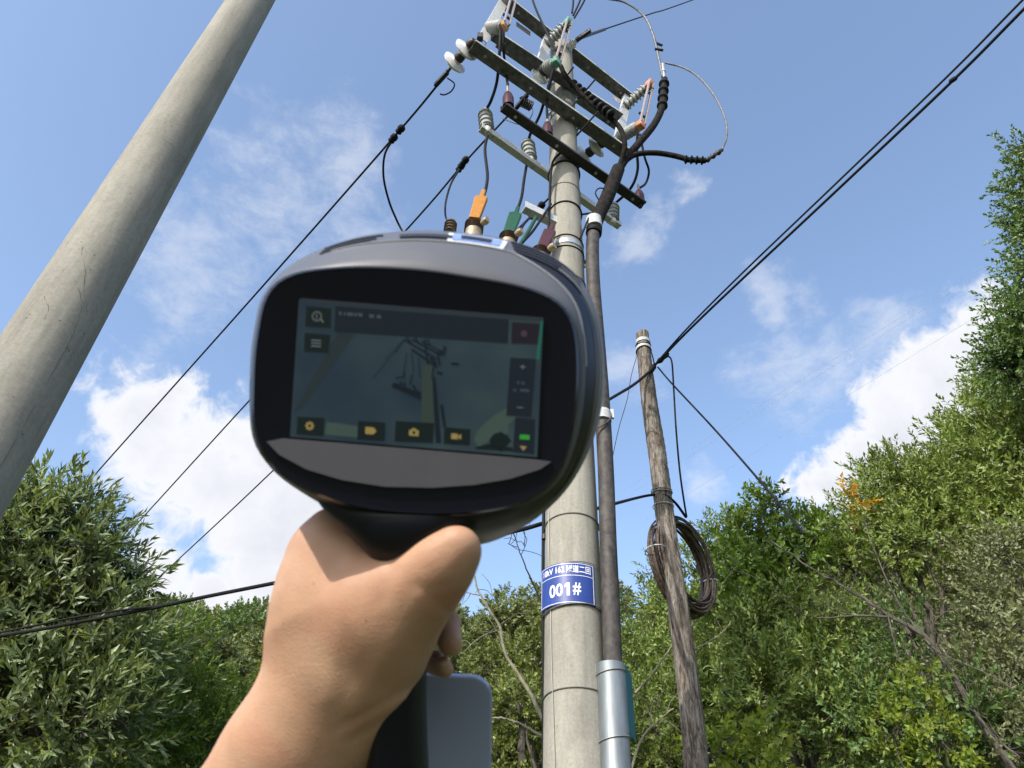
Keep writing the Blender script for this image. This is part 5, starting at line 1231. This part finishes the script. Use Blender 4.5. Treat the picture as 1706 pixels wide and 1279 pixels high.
# neck and pistol grip
def ell_loft(secs, name, mt, n=40, sub=6):
    S_ = np.array(secs, float); S_ = smooth_path(S_, sub); V = []      # px, py, t, half-width px, half-depth m
    for (px, py, t, hw, hd) in S_:
        for k in range(n):
            a = 2 * math.pi * k / n; ca_, sa = math.cos(a), math.sin(a)
            ca_ = math.copysign(abs(ca_) ** .8, ca_); sa = math.copysign(abs(sa) ** .8, sa)
            V.append(DV(px + hw * ca_, py, t) + Fw * hd * sa)
    m__ = len(S_); F = [(i * n + k, i * n + (k + 1) % n, (i + 1) * n + (k + 1) % n, (i + 1) * n + k) for i in range(m__ - 1) for k in range(n)] + [tuple(range(n)), tuple((m__ - 1) * n + k for k in range(n))]
    mb = MB(); mb.add(V, F); return mb.build(name, mt, dev, angle=60)
ell_loft([(690, 815, .032, 170, .026), (690, 845, .026, 148, .026), (688, 870, .024, 121, .025), (684, 900, .025, 86, .024), (680, 925, .029, 58, .023), (678, 945, .032, 46, .022), (676, 1000, .034, 43, .022), (670, 1080, .036, 42, .022), (665, 1160, .037, 44, .023), (663, 1240, .038, 48, .024), (662, 1320, .039, 52, .025), (662, 1345, .039, 50, .024)], 'pistol_grip', m_rub)
ell_loft([(735, 930, .075, 12, .006), (742, 960, .078, 11, .005), (738, 990, .078, 9, .004)], 'trigger', m_rub, sub=4)
# pale cover hanging behind the grip
cvp = []
for (x0, y0, a0, a1) in ((770, 1176, -90, 0),): pass
def rrect(x0, y0, x1, y1, r, n=7):
    o_ = []
    for cx, cy, a0 in ((x1 - r, y0 + r, -90), (x1 - r, y1 - r, 0), (x0 + r, y1 - r, 90), (x0 + r, y0 + r, 180)):
        for k in range(n): a = rad(a0 + 90 * k / (n - 1)); o_.append((cx + r * math.cos(a), cy + r * math.sin(a)))
    return o_
mb = MB(); RR = rrect(640, 1124, 820, 1400, 34); mb.prism([DV(x + (y - 1130) * -.012, y + (x - 700) * .05, .095) for x, y in RR], Fw * .006); cv = mb.build('hinged_cover', m_cover, dev, smooth=False, label='smooth blue-grey cover behind the grip')
md = cv.modifiers.new('b', 'BEVEL'); md.width = .0015; md.segments = 3

# ------------------------------------------------------------------ hand: one continuous skin from a blended distance field
class Field:
    """coordinates: x right, y down (both metres at the device plane), z away from the viewer"""
    def __init__(s): s.p = []
PXM = .38 / FPX
prims = []     # (a, b, ra, rb, depth squash)
def cap_(a, b_, ra, rb, sq=1.0): prims.append((np.array([a[0] * PXM, a[1] * PXM, a[2] - .017]), np.array([b_[0] * PXM, b_[1] * PXM, b_[2] - .017]), ra * PXM, rb * PXM, sq))
# forearm, wrist
cap_((340, 1480, .062), (490, 1262, .058), 128, 112, .80)
cap_((490, 1262, .058), (560, 1160, .056), 114, 119, .85)
# back of hand and heel
cap_((560, 1160, .056), (576, 1030, .056), 118, 127, .80)
cap_((576, 1030, .056), (558, 960, .060), 127, 84, .80)
cap_((556, 960, .060), (542, 912, .064), 66, 42, .95)
cap_((540, 912, .064), (547, 868, .066), 36, 15, 1.0)
# thumb base and thumb
cap_((600, 1110, .040), (632, 1045, .034), 98, 92, .72)
cap_((632, 1040, .034), (700, 982, .026), 88, 58, .75)
cap_((700, 982, .024), (738, 942, .020), 56, 44, .80)
cap_((738, 942, .020), (764, 914, .018), 44, 37, .85)
# web to the index finger
cap_((560, 925, .056), (632, 985, .040), 40, 58, .9)
fing = [((585, 950, .088), (640, 940, .112), (705, 955, .112), (742, 975, .092), (750, 988, .084), 23, 19),
        ((585, 1010, .090), (640, 1005, .114), (705, 1020, .114), (742, 1040, .088), (750, 1074, .072), 27, 21),
        ((590, 1070, .090), (640, 1075, .112), (700, 1095, .110), (728, 1106, .088), (740, 1114, .076), 23, 18)]
for f_ in fing:
    for a, b_, r0, r1 in zip(f_[:4], f_[1:5], (f_[5] + 3, f_[5] + 1, f_[5], f_[5] - 2), (f_[5] + 1, f_[5], f_[5] - 2, f_[6])): cap_(a, b_, r0, r1, .9)
h = .0018
lo = np.array([270 * PXM, 830 * PXM, -.035]); hi = np.array([860 * PXM, 1520 * PXM, .150])
nx, ny, nz_ = [int(q_) for q_ in np.ceil((hi - lo) / h)]
gx_, gy_, gz_ = np.meshgrid(lo[0] + h * np.arange(nx), lo[1] + h * np.arange(ny), lo[2] + h * np.arange(nz_), indexing='ij')
G = np.stack([gx_, gy_, gz_], -1).astype(np.float32)
def sdcap(G, a, b_, ra, rb, sq):
    s3 = np.array([1, 1, 1 / sq], np.float32); A_ = (a * s3).astype(np.float32); B_ = (b_ * s3).astype(np.float32); P_ = G * s3
    ab = B_ - A_; t = np.clip(((P_ - A_) @ ab) / (ab @ ab), 0, 1)
    return np.linalg.norm(P_ - A_ - t[..., None] * ab, axis=-1) - (ra + (rb - ra) * t)
def smin(a, b_, k): hh = np.clip(.5 + .5 * (b_ - a) / k, 0, 1); return b_ * (1 - hh) + a * hh - k * hh * (1 - hh)
D_ = None; palm = prims[:11]; fingers = prims[11:]
for p_ in palm:
    d_ = sdcap(G, *p_); D_ = d_ if D_ is None else smin(D_, d_, .013)
for i in range(0, len(fingers), 4):
    Df = None
    for p_ in fingers[i:i + 4]:
        d_ = sdcap(G, *p_); Df = d_ if Df is None else smin(Df, d_, .003)
    D_ = smin(D_, Df, .0012)
# tendons, wrist creases and veins as low relief
yy, xx, zz_ = gy_ / PXM, gx_ / PXM, gz_
D_ = D_ + .0009 * np.exp(-((yy - (1170 - (xx - 640) * .55)) / 7.0) ** 2) * (xx > 560) + .0007 * np.exp(-((yy - (1200 - (xx - 640) * .6)) / 6.0) ** 2) * (xx > 580)
def seg2(x0, y0, x1, y1):
    dx, dy = x1 - x0, y1 - y0; t = np.clip(((xx - x0) * dx + (yy - y0) * dy) / (dx * dx + dy * dy), 0, 1); return np.hypot(xx - x0 - t * dx, yy - y0 - t * dy)
fr = (zz_ < .045)
D_ = D_ - fr * (.0009 * np.exp(-(seg2(590, 1175, 700, 1000) / 16.0) ** 2) + .0006 * np.exp(-(seg2(545, 1160, 575, 930) / 18.0) ** 2))
D_ = D_ + fr * (.0009 * np.exp(-(seg2(625, 1210, 690, 1090) / 22.0) ** 2) + .0008 * np.exp(-(seg2(640, 1000, 655, 945) / 9.0) ** 2))
D_ = D_ + fr * .0007 * (np.exp(-(seg2(725, 935, 762, 972) / 5.0) ** 2) + np.exp(-(seg2(733, 925, 770, 962) / 4.0) ** 2) + np.exp(-(seg2(716, 944, 750, 982) / 4.0) ** 2))
D_ = D_ - fr * .0010 * np.exp(-(np.hypot(xx - 735, yy - 950) / 26.0) ** 2)
D_ = D_ + .0006 * np.exp(-((yy - (1010 + (xx - 735) * .9)) / 6.0) ** 2) * (xx > 690) * (zz_ < .05)
def surface_nets(D, lo, h):
    s = D < 0; nx, ny, nz = D.shape
    c = np.zeros((nx - 1, ny - 1, nz - 1), int)
    for i in (0, 1):
        for j in (0, 1):
            for k in (0, 1): c += s[i:nx - 1 + i, j:ny - 1 + j, k:nz - 1 + k]
    act = (c > 0) & (c < 8); idx_ = -np.ones(act.shape, int); idx_[act] = np.arange(act.sum())
    I = np.argwhere(act); acc = np.zeros((len(I), 3)); w = np.zeros(len(I))
    cor = [(i, j, k) for i in (0, 1) for j in (0, 1) for k in (0, 1)]
    for a in range(8):
        for b_ in range(a + 1, 8):
            ca_, cb = np.array(cor[a]), np.array(cor[b_])
            if np.abs(ca_ - cb).sum() != 1: continue
            va = D[tuple((I + ca_).T)]; vb = D[tuple((I + cb).T)]; x = (va < 0) != (vb < 0)
            t = np.where(x, va / np.where(x, va - vb, 1), 0)
            acc += np.where(x[:, None], ca_ + (cb - ca_) * t[:, None], 0); w += x
    V = (I + acc / w[:, None]) * h + lo
    F = []
    for ax_ in range(3):
        o1, o2 = [(1, 2), (2, 0), (0, 1)][ax_]
        sl_a = [slice(1, -1)] * 3; sl_a[ax_] = slice(0, -1); sl_b = list(sl_a); sl_b[ax_] = slice(1, None)
        A_ = s[tuple(sl_a)]; B_ = s[tuple(sl_b)]; cr3 = A_ != B_
        J = np.argwhere(cr3); J = J + np.array([0 if q_ == ax_ else 1 for q_ in range(3)])
        e1 = np.zeros(3, int); e1[o1] = 1; e2 = np.zeros(3, int); e2[o2] = 1
        ok = np.all(J - e1 - e2 >= 0, axis=1) & np.all(J < np.array(idx_.shape), axis=1); J = J[ok]
        q4 = np.stack([idx_[tuple((J - e1 - e2).T)], idx_[tuple((J - e2).T)], idx_[tuple(J.T)], idx_[tuple((J - e1).T)]], -1)
        flip = s[tuple(J.T)]
        q4 = np.where(flip[:, None], q4, q4[:, ::-1]); F.append(q4[(q4 >= 0).all(1)])
    return V, np.vstack(F)
V, F = surface_nets(D_, lo, h)
# field coordinates -> world: pixels are measured at the device plane and fan out with distance
xw = V[:, 0] / PXM; yw = V[:, 1] / PXM; tw_ = V[:, 2]
Wv = CAM + (Fw + np.outer((xw - 853) / FPX, Rt) + np.outer((640 - yw) / FPX, Up)) * (.38 + tw_)[:, None]
base_ = CAM + ray(395, 1420) * .45
me = bpy.data.meshes.new('person'); me.from_pydata((Wv - base_).tolist(), [], F.tolist()); me.update()
bm = bmesh.new(); bm.from_mesh(me); bmesh.ops.smooth_vert(bm, verts=bm.verts[:], factor=.5, use_axis_x=True, use_axis_y=True, use_axis_z=True)
bmesh.ops.smooth_vert(bm, verts=bm.verts[:], factor=.5, use_axis_x=True, use_axis_y=True, use_axis_z=True)
bmesh.ops.recalc_face_normals(bm, faces=bm.faces[:]); bm.to_mesh(me); bm.free()
me.polygons.foreach_set('use_smooth', [True] * len(me.polygons))
def skin_t(px_, py_):
    P_ = (np.array([px_, py_]))
    d2_ = np.hypot(xw - px_, yw - py_); near_ = d2_ < 8; return float(tw_[near_].min()) if near_.any() else .02
MOLES = [(px_, py_, skin_t(px_, py_), rr_) for px_, py_, rr_ in ((520, 972, .0016), (470, 1040, .0014), (610, 1035, .0009), (560, 1190, .0009), (668, 1010, .0008))]
def skinmat():
    m = bpy.data.materials.new('skin'); m.use_nodes = True; t = m.node_tree; b = t.nodes['Principled BSDF']
    co = N(t, 'ShaderNodeTexCoord').outputs['Object']
    n1 = noise_(t, co, 14, 4, .55); n2 = noise_(t, co, 70, 5, .6)
    r = N(t, 'ShaderNodeValToRGB'); L(t, n1, r.inputs[0]); e = r.color_ramp.elements
    e[0].position = .35; e[0].color = (.47, .262, .165, 1); e[1].position = .65; e[1].color = (.57, .355, .235, 1)
    rr2 = N(t, 'ShaderNodeMapRange'); rr2.inputs['To Min'].default_value = .88; rr2.inputs['To Max'].default_value = 1.12; L(t, n2, rr2.inputs['Value'])
    v = N(t, 'ShaderNodeVectorMath', operation='SCALE'); L(t, r.outputs[0], v.inputs[0]); L(t, rr2.outputs[0], v.inputs['Scale'])
    # redder patches and a few small moles
    n3 = noise_(t, co, 26, 4, .6, .4); r3 = N(t, 'ShaderNodeMapRange'); r3.inputs['From Min'].default_value = .50; r3.inputs['From Max'].default_value = .72; r3.inputs['To Max'].default_value = .55; L(t, n3, r3.inputs['Value'])
    mp3 = N(t, 'ShaderNodeMix', data_type='RGBA'); L(t, r3.outputs[0], mp3.inputs['Factor']); L(t, v.outputs[0], mp3.inputs['A']); mp3.inputs['B'].default_value = (.50, .225, .15, 1)
    res = mp3.outputs['Result']
    for (px_, py_, t__, rr_) in MOLES:
        w0 = Vector(DV(px_, py_, t__)) - Vector(base_)
        ds = N(t, 'ShaderNodeVectorMath', operation='DISTANCE'); L(t, co, ds.inputs[0]); ds.inputs[1].default_value = w0
        f_ = N(t, 'ShaderNodeMapRange'); f_.inputs['From Min'].default_value = rr_; f_.inputs['From Max'].default_value = rr_ * .5; f_.inputs['To Max'].default_value = .6; L(t, ds.outputs['Value'], f_.inputs['Value'])
        m4 = N(t, 'ShaderNodeMix', data_type='RGBA'); L(t, f_.outputs[0], m4.inputs['Factor']); L(t, res, m4.inputs['A']); m4.inputs['B'].default_value = (.22, .09, .05, 1); res = m4.outputs['Result']
    L(t, res, b.inputs['Base Color'])
    b.inputs['Subsurface Weight'].default_value = .25; b.inputs['Subsurface Radius'].default_value = (.012, .004, .002); b.inputs['Subsurface Scale'].default_value = .35
    b.inputs['Roughness'].default_value = .52; b.inputs['Specular IOR Level'].default_value = .4
    vo = N(t, 'ShaderNodeTexVoronoi'); vo.inputs['Scale'].default_value = 900; L(t, co, vo.inputs['Vector'])
    bn = N(t, 'ShaderNodeBump'); bn.inputs['Strength'].default_value = .25; bn.inputs['Distance'].default_value = .0005; L(t, vo.outputs['Distance'], bn.inputs['Height'])
    bn2 = N(t, 'ShaderNodeBump'); bn2.inputs['Strength'].default_value = .10; bn2.inputs['Distance'].default_value = .002; L(t, noise_(t, co, 90, 4, .6, mapping=(1, 1, 2.2)), bn2.inputs['Height']); L(t, bn.outputs[0], bn2.inputs['Normal'])
    L(t, bn2.outputs[0], b.inputs['Normal']); return m
me.materials.append(skinmat())
hand = bpy.data.objects.new('person', me); COL.objects.link(hand); hand.location = tuple(base_)
tag(hand, 'bare left forearm and hand gripping the handheld camera, thumb across the front of the grip', 'person')
tris = sum(len(o.data.polygons) for o in bpy.data.objects if o.type == 'MESH'); print('objects', len(bpy.data.objects), 'hand verts', len(V))
